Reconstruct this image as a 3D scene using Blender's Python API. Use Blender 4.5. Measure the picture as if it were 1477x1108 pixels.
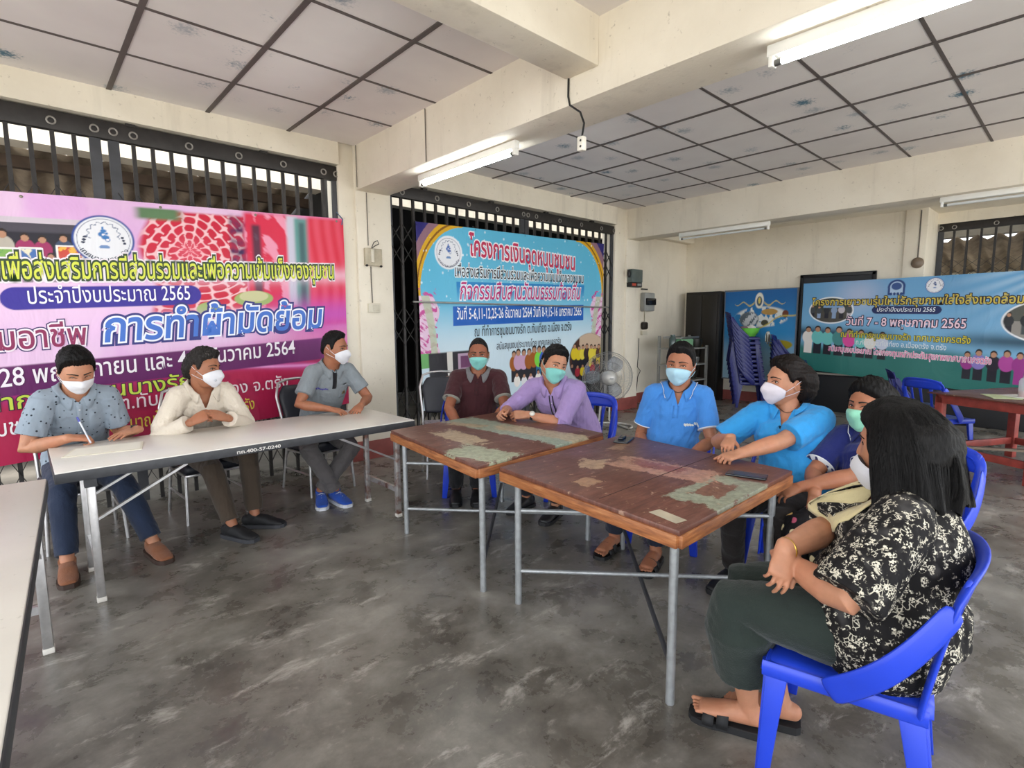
import bpy, bmesh, math, random
import numpy as np
from math import sin, cos, pi, radians, atan2, sqrt, exp
from mathutils import Vector, Matrix
from mathutils.bvhtree import BVHTree

# ---------------------------------------------------------------- scene, camera, world, exposure
SC = bpy.context.scene
for o in list(bpy.data.objects):
    bpy.data.objects.remove(o)
COL = SC.collection

CAM_H = 1.40
F_PX, YAW, PITCH, ROLL = 770.23, radians(42.667), radians(-6.676), radians(-0.337)


def cam_axes():
    f = Vector((sin(YAW) * cos(PITCH), cos(YAW) * cos(PITCH), sin(PITCH)))
    r = Vector((cos(YAW), -sin(YAW), 0))
    u = r.cross(f)
    return cos(ROLL) * r + sin(ROLL) * u, -sin(ROLL) * r + cos(ROLL) * u, f


_r, _u, _f = cam_axes()
cam_data = bpy.data.cameras.new('camera')
cam_data.sensor_fit = 'HORIZONTAL'
cam_data.sensor_width = 36.0
cam_data.lens = 36.0 * F_PX / 1477.0
cam_data.clip_start = 0.02
cam_data.clip_end = 200
cam = bpy.data.objects.new('camera', cam_data)
COL.objects.link(cam)
cam.matrix_world = Matrix(((_r.x, _u.x, -_f.x, 0), (_r.y, _u.y, -_f.y, 0), (_r.z, _u.z, -_f.z, CAM_H), (0, 0, 0, 1)))
SC.camera = cam

world = bpy.data.worlds.new('bright_overcast_sky')
SC.world = world
world.use_nodes = True
wn = world.node_tree.nodes
wn['Background'].inputs[0].default_value = (0.90, 0.95, 1.0, 1)
wn['Background'].inputs[1].default_value = 2.6

sun_data = bpy.data.lights.new('sun', 'SUN')
sun_data.energy = 4.0
sun_data.angle = radians(8)
sun_data.color = (1, .96, .90)
sun = bpy.data.objects.new('sun', sun_data)
COL.objects.link(sun)
sun.rotation_euler = Vector((.30, .34, -1)).to_track_quat('-Z', 'Y').to_euler()

SC.view_settings.view_transform = 'Standard'
SC.view_settings.look = 'None'
SC.view_settings.gamma = 1.0
SC.view_settings.use_curve_mapping = False
SC.view_settings.exposure = 0.70
try:
    SC.cycles.use_denoising = True
    SC.cycles.max_bounces = 10
    SC.cycles.diffuse_bounces = 7
    SC.cycles.sample_clamp_indirect = 6.0
except Exception:
    pass

# ---------------------------------------------------------------- tagging and mesh helpers


def tag(o, label=None, cat=None, group=None, kind=None):
    if label: o['label'] = label
    if cat: o['category'] = cat
    if group: o['group'] = group
    if kind: o['kind'] = kind
    return o


def empty(name, loc=(0, 0, 0), rz=0.0):
    o = bpy.data.objects.new(name, None)
    o.empty_display_size = 0.05
    o.location = loc
    o.rotation_euler = (0, 0, rz)
    COL.objects.link(o)
    return o


def thing(name, label, cat, loc=(0, 0, 0), rz=0.0, group=None):
    return tag(empty(name, loc, rz), label, cat, group)


def children(o):
    return [c for c in o.children]


def copy_tree(o, parent=None):
    c = o.copy()
    COL.objects.link(c)
    if parent is not None:
        c.parent = parent
        c.matrix_parent_inverse = o.matrix_parent_inverse.copy()
    for ch in children(o):
        copy_tree(ch, c)
    return c


def link_mesh(name, me, mat=None, parent=None, smooth=False):
    if mat is not None:
        ms = mat if isinstance(mat, (list, tuple)) else [mat]
        for m in ms: me.materials.append(m)
    o = bpy.data.objects.new(name, me)
    COL.objects.link(o)
    if parent is not None:
        o.parent = parent
    if smooth:
        me.polygons.foreach_set('use_smooth', np.ones(len(me.polygons), dtype=bool))
    return o


def struct(o):
    o['kind'] = 'structure'
    return o


class MB:
    """collects boxes, tubes, lofts and grids; build() links them as one mesh object"""
    def __init__(self):
        self.v = []
        self.f = []
        self.mi = []
        self.cur = 0

    def add(self, verts, faces):
        b = len(self.v)
        self.v.extend([tuple(p) for p in verts])
        self.f.extend([tuple(b + i for i in q) for q in faces])
        self.mi.extend([self.cur] * len(faces))

    def box(self, c, s, rz=0.0, rot=None):
        M = rot if rot is not None else Matrix.Rotation(rz, 3, 'Z')
        vs = []
        for dx in (-.5, .5):
            for dy in (-.5, .5):
                for dz in (-.5, .5):
                    vs.append(Vector(c) + M @ Vector((dx * s[0], dy * s[1], dz * s[2])))
        self.add(vs, [(0, 1, 3, 2), (4, 6, 7, 5), (0, 4, 5, 1), (2, 3, 7, 6), (0, 2, 6, 4), (1, 5, 7, 3)])
        return self

    def b2(self, x0, x1, y0, y1, z0, z1):
        return self.box(((x0 + x1) / 2, (y0 + y1) / 2, (z0 + z1) / 2), (abs(x1 - x0), abs(y1 - y0), abs(z1 - z0)))

    def bar(self, p, q, w, h, up=(0, 0, 1)):
        p, q = Vector(p), Vector(q)
        d = q - p
        L = d.length
        d = d / L
        u = Vector(up)
        if abs(d.dot(u)) > .98: u = Vector((0, 1, 0)) if abs(d.y) < .9 else Vector((1, 0, 0))
        s = d.cross(u).normalized()
        n = s.cross(d)
        M = Matrix((s, d, n)).transposed()
        return self.box((p + q) / 2, (w, L, h), rot=M)

    def loft(self, pts, ra, rb=None, side=None, n=14, cap='round', power=2.0):
        """tube along pts with elliptical sections (ra along side, rb along the other axis)"""
        P = [Vector(p) for p in pts]
        m = len(P)
        ra = list(ra) if hasattr(ra, '__len__') else [ra] * m
        rb = ra if rb is None else (list(rb) if hasattr(rb, '__len__') else [rb] * m)
        T = []
        for i in range(m):
            a = P[max(i - 1, 0)]
            b = P[min(i + 1, m - 1)]
            d = (b - a)
            T.append(d.normalized() if d.length > 1e-9 else Vector((0, 0, 1)))
        rings = []
        s = Vector(side) if side is not None else None
        for i in range(m):
            t = T[i]
            if s is None:
                s = t.cross(Vector((0, 0, 1)))
                if s.length < 1e-3: s = t.cross(Vector((0, 1, 0)))
            s = s - t * s.dot(t)
            if s.length < 1e-4:
                s = t.cross(Vector((0.3, 1, 0.2)))
            s = s.normalized()
            rings.append((P[i], s, t.cross(s), ra[i], rb[i]))
        seq = []
        if cap == 'round':
            p, s, nn, a, b = rings[0]
            k = min(a, b)
            for ang in (75, 50, 25):
                g = radians(ang)
                seq.append((p - T[0] * k * sin(g), s, nn, a * cos(g), b * cos(g)))
        seq += rings
        if cap == 'round':
            p, s, nn, a, b = rings[-1]
            k = min(a, b)
            for ang in (25, 50, 75):
                g = radians(ang)
                seq.append((p + T[-1] * k * sin(g), s, nn, a * cos(g), b * cos(g)))
        vs = []
        e = 2.0 / power
        for p, s, nn, a, b in seq:
            for j in range(n):
                th = 2 * pi * j / n
                cx, sx = cos(th), sin(th)
                if power != 2.0:
                    cx = abs(cx) ** e * (1 if cx >= 0 else -1)
                    sx = abs(sx) ** e * (1 if sx >= 0 else -1)
                vs.append(p + s * (a * cx) + nn * (b * sx))
        fs = []
        for i in range(len(seq) - 1):
            for j in range(n):
                k = (j + 1) % n
                fs.append((i * n + j, i * n + k, (i + 1) * n + k, (i + 1) * n + j))
        if cap:
            fs.append(tuple(range(n - 1, -1, -1)))
            b = (len(seq) - 1) * n
            fs.append(tuple(b + j for j in range(n)))
        self.add(vs, fs)
        return self

    def tube(self, p, q, r, r2=None, n=12):
        return self.loft([p, q], [r, r if r2 is None else r2], n=n, cap='flat')

    def path(self, pts, r, n=10, cap='round'):
        return self.loft(pts, r, n=n, cap=cap)

    def ell(self, c, r, rot=None, nu=18, nv=12):
        vs, fs = [], []
        M = rot if rot is not None else Matrix.Identity(3)
        for i in range(nv + 1):
            ph = -pi / 2 + pi * i / nv
            cp = max(cos(ph), 1e-4)
            for j in range(nu):
                th = 2 * pi * j / nu
                vs.append(Vector(c) + M @ Vector((r[0] * cp * cos(th), r[1] * cp * sin(th), r[2] * sin(ph))))
        for i in range(nv):
            for j in range(nu):
                k = (j + 1) % nu
                fs.append((i * nu + j, i * nu + k, (i + 1) * nu + k, (i + 1) * nu + j))
        self.add(vs, fs)
        return self

    def grid(self, rows):
        h, w = len(rows), len(rows[0])
        vs = [p for r in rows for p in r]
        fs = [(i * w + j, i * w + j + 1, (i + 1) * w + j + 1, (i + 1) * w + j) for i in range(h - 1) for j in range(w - 1)]
        self.add(vs, fs)
        return self

    def lathe(self, prof, c=(0, 0, 0), n=24):
        rows = [[(c[0] + r * cos(2 * pi * j / n), c[1] + r * sin(2 * pi * j / n), c[2] + z) for j in range(n + 1)] for r, z in prof]
        return self.grid(rows)

    def prism(self, poly, axis, a0, a1):
        """extrude polygon (list of 2D) along axis; axis 'x': poly=(y,z); 'y': poly=(x,z); 'z': poly=(x,y)"""
        def P(q, a):
            return {'x': (a, q[0], q[1]), 'y': (q[0], a, q[1]), 'z': (q[0], q[1], a)}[axis]
        n = len(poly)
        vs = [P(q, a0) for q in poly] + [P(q, a1) for q in poly]
        fs = [tuple(range(n - 1, -1, -1)), tuple(range(n, 2 * n))] + [(i, (i + 1) % n, n + (i + 1) % n, n + i) for i in range(n)]
        self.add(vs, fs)
        return self

    def mesh(self, name='m', fix=True):
        me = bpy.data.meshes.new(name)
        me.from_pydata(self.v, [], self.f)
        if any(self.mi): me.polygons.foreach_set('material_index', self.mi)
        if fix:
            bm = bmesh.new()
            bm.from_mesh(me)
            bmesh.ops.recalc_face_normals(bm, faces=bm.faces)
            bm.to_mesh(me)
            bm.free()
        me.update()
        return me

    def build(self, name, mat, parent=None, smooth=False, bevel=0.0, seg=2, fix=True):
        me = self.mesh(name, fix)
        if bevel > 0:
            bm = bmesh.new()
            bm.from_mesh(me)
            es = [e for e in bm.edges if len(e.link_faces) == 2 and e.calc_face_angle(0) > 0.6]
            bmesh.ops.bevel(bm, geom=es, offset=bevel, segments=seg, affect='EDGES', profile=0.5, clamp_overlap=True)
            bm.to_mesh(me)
            bm.free()
        o = link_mesh(name, me, mat, parent, smooth or bevel > 0)
        if smooth or bevel > 0:
            try:
                me.set_sharp_from_angle(angle=radians(40))
            except Exception:
                pass
        return o


def evaluated_mesh(me, mods):
    o = bpy.data.objects.new('temporary', me)
    COL.objects.link(o)
    for typ, kw in mods:
        m = o.modifiers.new('m', typ)
        for k, v in kw.items(): setattr(m, k, v)
    dg = bpy.context.evaluated_depsgraph_get()
    dg.update()
    out = bpy.data.meshes.new_from_object(o.evaluated_get(dg))
    bpy.data.objects.remove(o)
    bpy.data.meshes.remove(me)
    return out


def remesh(mb, voxel, smooth=4):
    return evaluated_mesh(mb.mesh(fix=False) if isinstance(mb, MB) else mb, [
        ('REMESH', dict(mode='VOXEL', voxel_size=voxel)), ('SMOOTH', dict(factor=0.5, iterations=smooth))])


def get_co(me):
    a = np.empty(len(me.vertices) * 3)
    me.vertices.foreach_get('co', a)
    return a.reshape(-1, 3)


def set_co(me, a):
    me.vertices.foreach_set('co', a.astype(np.float32).ravel())
    me.update()


def get_no(me):
    a = np.empty(len(me.vertices) * 3, dtype=np.float32)
    me.vertices.foreach_get('normal', a)
    return a.reshape(-1, 3).astype(float)


def vnoise(p, seed, scale, octaves=2):
    """cheap smooth noise in about [-1,1] from warped sines"""
    rng = np.random.RandomState(seed)
    out = np.zeros(len(p))
    q = p * scale
    amp = 1.0
    for o in range(octaves):
        A = rng.normal(size=(4, 3))
        ph = rng.uniform(0, 6.28, 8)
        w = np.sin(q @ A[0] * 1.1 + ph[0])
        w2 = np.sin(q @ A[1] * 1.3 + ph[1] + w)
        out += amp * np.sin(q @ A[2] * 1.2 + 1.5 * w2 + ph[2]) * np.cos(q @ A[3] + w + ph[3])
        q = q * 2.1
        amp *= 0.5
    return out


def sstep(a, b, x):
    t = np.clip((x - a) / (b - a), 0, 1)
    return t * t * (3 - 2 * t)


def grid_faces(h, w, wrap=True):
    f = []
    for i in range(h - 1):
        for j in range(w if wrap else w - 1):
            k = (j + 1) % w
            f.append((i * w + j, i * w + k, (i + 1) * w + k, (i + 1) * w + j))
    return f


def drop_faces(me, pred):
    bm = bmesh.new()
    bm.from_mesh(me)
    dead = [f for f in bm.faces if pred(f.calc_center_median())]
    bmesh.ops.delete(bm, geom=dead, context='FACES')
    bm.to_mesh(me)
    bm.free()
    me.update()



def soften_edge(me, it=10):
    bm = bmesh.new()
    bm.from_mesh(me)
    for _ in range(it):
        new = {}
        for v in bm.verts:
            if v.is_boundary:
                nb_ = [e.other_vert(v) for e in v.link_edges if e.is_boundary]
                if len(nb_) == 2: new[v] = v.co * .4 + (nb_[0].co + nb_[1].co) * .3
        for v, c in new.items(): v.co = c
    bm.to_mesh(me)
    bm.free()
    me.update()

# ---------------------------------------------------------------- material helpers


def srgb(h):
    if isinstance(h, str):
        h = h.lstrip('#')
        c = [int(h[i:i + 2], 16) / 255 for i in (0, 2, 4)]
    else:
        c = list(h)
    return tuple((x / 12.92 if x <= .04045 else ((x + .055) / 1.055) ** 2.4) for x in c) + (1.0,)


class NT:
    def __init__(self, name, rough=0.6, metal=0.0, spec=0.5):
        self.m = bpy.data.materials.new(name)
        self.m.use_nodes = True
        self.t = self.m.node_tree
        self.n = self.t.nodes
        self.b = self.n['Principled BSDF']
        self.b.inputs['Roughness'].default_value = rough
        self.b.inputs['Metallic'].default_value = metal
        self.b.inputs['Specular IOR Level'].default_value = spec

    def N(self, typ, **kw):
        o = self.n.new(typ)
        for k, v in kw.items(): setattr(o, k, v)
        return o

    def L(self, a, b):
        self.t.links.new(a, b)

    def inp(self, node, **kw):
        for k, v in kw.items():
            k = k.replace('_', ' ')
            if hasattr(v, 'is_linked') or isinstance(v, bpy.types.NodeSocket): self.L(v, node.inputs[k])
            else: node.inputs[k].default_value = v
        return node

    def coord(self, kind='Object', scale=(1, 1, 1), rot=(0, 0, 0), loc=(0, 0, 0)):
        tc = self.N('ShaderNodeTexCoord')
        mp = self.N('ShaderNodeMapping')
        mp.inputs['Scale'].default_value = scale
        mp.inputs['Rotation'].default_value = rot
        mp.inputs['Location'].default_value = loc
        self.L(tc.outputs[kind], mp.inputs[0])
        return mp.outputs[0]

    def noise(self, vec, scale, detail=3, rough=.55, dist=0.0):
        n = self.N('ShaderNodeTexNoise')
        self.L(vec, n.inputs['Vector'])
        n.inputs['Scale'].default_value = scale
        n.inputs['Detail'].default_value = detail
        n.inputs['Roughness'].default_value = rough
        n.inputs['Distortion'].default_value = dist
        return n.outputs[0]

    def voro(self, vec, scale, feature='F1', rnd=1.0, out='Distance'):
        n = self.N('ShaderNodeTexVoronoi', feature=feature)
        self.L(vec, n.inputs['Vector'])
        n.inputs['Scale'].default_value = scale
        n.inputs['Randomness'].default_value = rnd
        return n.outputs[out]

    def ramp(self, fac, stops, interp='LINEAR'):
        r = self.N('ShaderNodeValToRGB')
        r.color_ramp.interpolation = interp
        e = r.color_ramp.elements
        while len(e) > 1: e.remove(e[-1])
        e[0].position = stops[0][0]
        e[0].color = stops[0][1]
        for p, c in stops[1:]:
            x = e.new(p)
            x.color = c
        self.L(fac, r.inputs[0])
        return r.outputs[0]

    def mix(self, fac, a, b, mode='MIX'):
        m = self.N('ShaderNodeMix', data_type='RGBA', blend_type=mode)
        for s, v in ((m.inputs[0], fac), (m.inputs[6], a), (m.inputs[7], b)):
            if isinstance(v, bpy.types.NodeSocket): self.L(v, s)
            else: s.default_value = v
        return m.outputs[2]

    def math(self, op, a, b=0.0, clamp=False):
        m = self.N('ShaderNodeMath', operation=op)
        m.use_clamp = clamp
        for s, v in ((m.inputs[0], a), (m.inputs[1], b)):
            if isinstance(v, bpy.types.NodeSocket): self.L(v, s)
            else: s.default_value = v
        return m.outputs[0]

    def color(self, c):
        if isinstance(c, bpy.types.NodeSocket): self.L(c, self.b.inputs['Base Color'])
        else: self.b.inputs['Base Color'].default_value = c
        return self

    def rough(self, c):
        self.L(c, self.b.inputs['Roughness'])
        return self

    def bump(self, h, strength=.2, dist=.01):
        b = self.N('ShaderNodeBump')
        b.inputs['Strength'].default_value = strength
        b.inputs['Distance'].default_value = dist
        self.L(h, b.inputs['Height'])
        self.L(b.outputs[0], self.b.inputs['Normal'])
        return self


BW = ((0, 0, 0, 1), (1, 1, 1, 1))


def mix_shade(c, k):
    return tuple(x * k for x in c[:3]) + (1,)


def plain(name, hexc, rough=.6, metal=0.0, spec=.5, var=.12, scale=9.0, bump=0.0, bscale=60.0):
    """a colour with slight mottling and optional fine relief"""
    t = NT(name, rough, metal, spec)
    c = srgb(hexc)
    v = t.coord()
    n = t.noise(v, scale, 3)
    t.color(t.ramp(n, [(.3, mix_shade(c, 1 - var)), (.7, mix_shade(c, 1 + var * .6))]))
    if bump: t.bump(t.noise(v, bscale, 3), bump, .004)
    return t.m


def fabric(name, hexc, rough=.85, var=.08, weave=260.0):
    t = NT(name, rough, 0, .25)
    c = srgb(hexc)
    v = t.coord()
    n = t.noise(v, 7, 3)
    t.color(t.ramp(n, [(.3, mix_shade(c, 1 - var)), (.7, mix_shade(c, 1 + var))]))
    h = t.math('ADD', t.noise(v, 14, 4, .6), t.math('MULTIPLY', t.noise(v, weave, 2), .25))
    t.bump(h, .55, .014)
    try:
        t.b.inputs['Sheen Weight'].default_value = .15
    except Exception:
        pass
    return t.m
# ---------------------------------------------------------------- room shell
ZC = 3.08            # suspended ceiling
YW = 4.95            # face of the gate wall
XB = 9.24            # back wall
YR = 5.23            # wall of the back bay


def mat_wall():
    t = NT('cream_paint', .75, 0, .3)
    v = t.coord()
    n = t.noise(v, 1.1, 5, .6)
    n2 = t.noise(v, 26, 4, .65)
    vs = t.coord('Object', (3.5, 3.5, .35))
    drip = t.noise(vs, 1.6, 4, .6)
    c = t.ramp(n, [(.3, srgb('dcd3c2')), (.6, srgb('ebe3d3'))])
    c = t.mix(t.ramp(n2, [(.26, (.55, .55, .55, 1)), (.36, (0, 0, 0, 1))]), c, srgb('9c9080'))
    c = t.mix(t.ramp(drip, [(.58, (0, 0, 0, 1)), (.80, (.30, .30, .30, 1))]), c, srgb('8f8474'))
    t.color(c)
    t.bump(t.noise(v, 45, 5, .6), .25, .008)
    return t.m


def mat_floor():
    t = NT('polished_concrete', .35, 0, .5)
    v = t.coord()
    a = t.noise(v, 1.0, 7, .64)
    b = t.noise(v, 3.4, 8, .70, .25)
    f = t.noise(v, 15, 6, .66)
    vs = t.coord('Object', (1.0, 2.2, 1), (0, 0, radians(32)))
    scr = t.noise(vs, 3.0, 9, .74, .35)
    m = t.math('ADD', t.math('MULTIPLY', a, .55), t.math('MULTIPLY', b, .45))
    c = t.ramp(m, [(.36, srgb('423e39')), (.46, srgb('66625b')), (.55, srgb('86827b')), (.66, srgb('a6a29a'))])
    c = t.mix(t.ramp(t.noise(v, .8, 3), [(.48, (0, 0, 0, 1)), (.7, (.45, .45, .45, 1))]), c, srgb('7d6a58'), 'MULTIPLY')
    c = t.mix(t.ramp(scr, [(.56, (0, 0, 0, 1)), (.66, (.60, .60, .60, 1))]), c, srgb('bdb8b0'))
    c = t.mix(t.ramp(f, [(.60, (0, 0, 0, 1)), (.72, (.45, .45, .45, 1))]), c, srgb('a39d95'))
    c = t.mix(t.ramp(f, [(.26, (.5, .5, .5, 1)), (.38, (0, 0, 0, 1))]), c, srgb('3e3835'))
    t.color(c)
    t.rough(t.ramp(b, [(.35, (.20, .20, .20, 1)), (.65, (.44, .44, .44, 1))]))
    t.bump(f, .06, .01)
    return t.m


def mat_ceiling():
    t = NT('printed_ceiling_board', .7, 0, .3)
    v = t.coord()
    n = t.noise(v, 1.5, 3)
    c = t.ramp(n, [(.3, srgb('dcd6d4')), (.7, srgb('e7e2df'))])
    vm = t.coord('Object', (1, 1, .001))
    d = t.voro(vm, 3.1, 'F1', .75)
    nn = t.noise(vm, 42, 4, .7)
    star = t.math('ADD', d, t.math('MULTIPLY', t.math('SUBTRACT', nn, .5), .75))
    f = t.ramp(star, [(.07, (1, 1, 1, 1)), (.19, (.35, .35, .35, 1)), (.27, (0, 0, 0, 1))])
    sel = t.ramp(t.noise(vm, 1.9, 1), [(.46, (.45, .45, .45, 1)), (.56, (1, 1, 1, 1))])
    t.color(t.mix(t.math('MULTIPLY', f, sel), c, srgb('4f7488')))
    return t.m


WALL = mat_wall()
FLOOR = mat_floor()
CEIL = mat_ceiling()
REDPAINT = plain('red_oxide_paint', '8c4640', .6, var=.22, scale=6, bump=.2)
GRIDM = plain('dark_ceiling_strip', '5d5552', .6)
DARKM = plain('dark_steel_paint', '33302f', .5, .3, var=.25, scale=14, bump=.15)
DARKM2 = plain('grey_steel_and_rail_shade', '45464a', .5, .3, var=.2)
CONC = plain('bare_concrete', '7f7a72', .9, var=.25, scale=3, bump=.3)

struct(MB().b2(-2.6, 10.6, -2.6, 5.3, -.15, 0).build('floor', FLOOR))
struct(MB().b2(-2.6, 2.52, -2.6, 4.95, ZC, ZC + .06).build('ceiling', CEIL))
struct(MB().b2(2.88, 6.98, -2.6, 4.95, ZC, ZC + .06).build('ceiling', CEIL))
struct(MB().b2(7.31, 10.0, -2.6, 5.4, 2.90, 2.98).build('ceiling', WALL))
struct(MB().b2(-2.7, 10.8, -2.7, 5.25, ZC + .35, ZC + .5).build('roof_slab', CONC))

# metal strips under the ceiling boards
g = MB()
xs = [2.52 - .62 - .635 * k for k in range(7)]
ys = [4.25 - .665 * k for k in range(10)]
for x in xs: g.b2(x - .016, x + .016, -2.6, 4.95, ZC - .006, ZC)
for y in ys: g.b2(-2.6, 2.52, y - .011, y + .011, ZC - .004, ZC)
struct(g.build('trim_1', GRIDM))
g = MB()
for k in range(6):
    x = 3.57 + .70 * k
    if x < 6.95: g.b2(x - .015, x + .015, -2.6, 4.95, ZC - .006, ZC)
for k in range(11):
    y = 4.64 - .640 * k
    g.b2(2.88, 6.98, y - .011, y + .011, ZC - .004, ZC)
struct(g.build('trim_2', GRIDM))

# beams
struct(MB().b2(2.52, 2.88, -2.6, 4.95, 2.67, ZC + .35).build('beam', WALL, bevel=.008))
struct(MB().b2(-2.6, 2.52, 2.0, 2.24, 2.82, ZC + .35).build('beam', WALL, bevel=.008))
struct(MB().b2(6.98, 7.31, -2.6, 4.95, 2.64, ZC + .35).build('beam', WALL, bevel=.008))
struct(MB().b2(7.31, 9.6, 5.08, 5.23, 2.79, 2.9).build('beam', WALL, bevel=.006))
# gate wall: lintels and columns
struct(MB().b2(-2.6, 2.36, 4.95, 5.2, 2.88, ZC + .35).build('wall_left', WALL))
struct(MB().b2(2.90, 6.72, 4.95, 5.2, 2.83, ZC + .35).build('wall_left', WALL))
struct(MB().b2(2.52, 2.90, 4.95, 5.25, 0, ZC + .35).build('column', WALL, bevel=.008))
struct(MB().b2(2.36, 2.53, 4.985, 5.23, 0, ZC + .35).build('column', WALL, bevel=.006))
struct(MB().b2(6.98, 7.31, 4.95, 5.24, 0, ZC + .35).build('column', WALL, bevel=.008))
struct(MB().b2(6.72, 6.99, 4.985, 5.23, 0, ZC + .35).build('column', WALL, bevel=.006))
struct(MB().b2(2.35, 2.91, 4.938, 5.10, 0, .19).build('baseboard_left', REDPAINT, bevel=.004))
struct(MB().b2(6.71, 7.32, 4.938, 5.10, 0, .19).build('baseboard_left', REDPAINT, bevel=.004))
# back bay
struct(MB().b2(7.31, 9.6, 5.23, 5.42, 0, ZC + .35).build('wall_left', WALL))
struct(MB().b2(7.31, 9.24, 5.218, 5.23, 0, .17).build('baseboard_left', REDPAINT))
struct(MB().b2(XB, XB + .2, 1.89, 5.3, 0, ZC).build('wall_back', WALL))
struct(MB().b2(9.2, 9.95, 1.64, 1.89, 0, ZC).build('column', WALL, bevel=.006))
struct(MB().b2(9.85, 10.05, -2.6, 1.64, 2.75, ZC).build('wall_back', WALL))
struct(MB().b2(9.228, 9.24, 1.9, 5.22, 0, .17).build('baseboard_back', REDPAINT))

struct(MB().b2(-40, 40, -40, 40, -.30, -.17).build('outside_ground', plain('pale_yard_concrete', 'b9b4aa', .9)))
# outside the gates: covered walkway with a sheet roof behind gate one, dark store behind gate two
ROOFM = NT('weathered_sheet_roof', .8)
_v = ROOFM.coord()
ROOFM.color(ROOFM.ramp(ROOFM.noise(_v, 2.2, 5, .65), [(.3, srgb('5a4c40')), (.55, srgb('8d7f6e')), (.75, srgb('a99c88'))]))
ROOFM = ROOFM.m
GREYW = plain('grey_block_wall', '8d8a86', .9, var=.15, scale=4, bump=.3)
DARKW = plain('shade_dark_wall', '1c1a19', .9)  # near-black colour puts the dark store's shade into its walls and roof


def corrugated(name, x0, x1, y0, z0, y1, z1, pitch=.26, amp=.045):
    n = int((x1 - x0) / pitch * 10)
    rows = []
    for (y, z) in ((y0, z0), (y1, z1)):
        rows.append([(x0 + (x1 - x0) * j / n, y, z + amp * sin(2 * pi * (x0 + (x1 - x0) * j / n) / pitch)) for j in range(n + 1)])
    mb = MB()
    mb.grid(rows)
    me = evaluated_mesh(mb.mesh(), [('SOLIDIFY', dict(thickness=.012))])
    return struct(link_mesh(name, me, ROOFM, None, True))


corrugated('roof_sheet', -6, 2.7, 6.38, 2.95, 9.4, 2.10)
g = MB()
for y, z in ((6.5, 2.86), (7.4, 2.62), (8.4, 2.34)): g.b2(-6, 2.7, y - .04, y + .04, z - .10, z)
struct(g.build('roof_purlin', plain('old_timber', '4b3c31', .8, var=.3)))
struct(MB().b2(-6, 2.72, 6.1, 6.35, 2.90, 3.35).build('outside_beam', WALL))
struct(MB().b2(-6, 2.75, 9.2, 9.4, 0, 2.05).build('outside_wall', GREYW))
struct(MB().b2(-6, 10.5, 5.3, 9.5, -.16, -.02).build('outside_ground', CONC))
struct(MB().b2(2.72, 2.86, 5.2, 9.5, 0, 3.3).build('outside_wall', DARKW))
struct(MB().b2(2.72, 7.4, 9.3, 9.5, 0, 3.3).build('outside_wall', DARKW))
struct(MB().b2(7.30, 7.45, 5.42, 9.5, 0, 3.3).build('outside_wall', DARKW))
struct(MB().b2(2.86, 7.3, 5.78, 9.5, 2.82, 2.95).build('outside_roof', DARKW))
struct(MB().b2(2.86, 7.3, 5.62, 5.76, 2.75, 3.2).build('outside_beam', plain('pale_beam_paint', 'd9d4c8', .8)))
# far side of gate three
struct(MB().b2(12.2, 12.4, -6, 3, 0, 2.4).build('outside_wall', plain('pale_outside_wall', 'cfc8b4', .8, var=.2)))
struct(MB().b2(10.6, 16, -6, 3.5, -.2, -.02).build('outside_ground', CONC))
g = MB()
g.b2(10.5, 10.7, -6, 3, 2.62, 2.86)
struct(g.build('outside_beam', plain('pale_grey_beam', '9a968e', .8)))
corr = MB()
n = 160
rows = []
for (x, z) in ((10.4, 2.58), (12.4, 2.15)):
    rows.append([(x, -6 + 9.0 * j / n, z + .04 * sin(2 * pi * (9.0 * j / n) / .24)) for j in range(n + 1)])
corr.grid(rows)
struct(link_mesh('roof_sheet', evaluated_mesh(corr.mesh(), [('SOLIDIFY', dict(thickness=.012))]), ROOFM, None, True))


# ---------------------------------------------------------------- fluorescent lamps
BLACKP_ = plain('lamp_hanger', '141414', .6)
ROLLER = plain('worn_roller', '9a9690', .4, .5)
LAMPW = plain('white_lamp_enamel', 'e9e8e2', .35, var=.04)
LAMPE = plain('tube_end_grey', '6b6a66', .5, .4)
LAMP_ON = NT('lit_tube', .4)
LAMP_ON.b.inputs['Emission Color'].default_value = (.93, .98, 1, 1)
LAMP_ON.b.inputs['Emission Strength'].default_value = 34.0
LAMP_ON = LAMP_ON.m
LAMP_OFF = plain('unlit_tube', 'cfd2d2', .25, var=.03)
LAMP_SLOT = plain('lamp_shadow_gap', '8b8a86', .6)


def lamp(y0, y1, x, z, on, label):
    t = thing('fluorescent_lamp', label, 'ceiling lamp', (x, (y0 + y1) / 2, z), 0, 'tube lamps along the beams')
    L = abs(y1 - y0) / 2
    h = MB()
    h.b2(-.024, .024, -L, L, -.055, 0)
    h.build('housing', LAMPW, t, bevel=.006)
    for s in (-1, 1):
        h = MB()
        h.b2(-.022, .022, s * L - .020 * s - .012, s * L - .020 * s + .012, -.100, -.050)
        h.build('tube_holder', LAMPW, t, bevel=.005)
        k = MB()
        k.tube((0, s * (L - .030), -.082), (0, s * (L - .062), -.082), .0145)
        k.build('end_cap', LAMPE, t, smooth=True)
    b = MB()
    b.tube((0, -L + .055, -.082), (0, L - .055, -.082), .0135, n=16)
    b.build('tube', LAMP_ON if on else LAMP_OFF, t, smooth=True)
    return t


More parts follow.
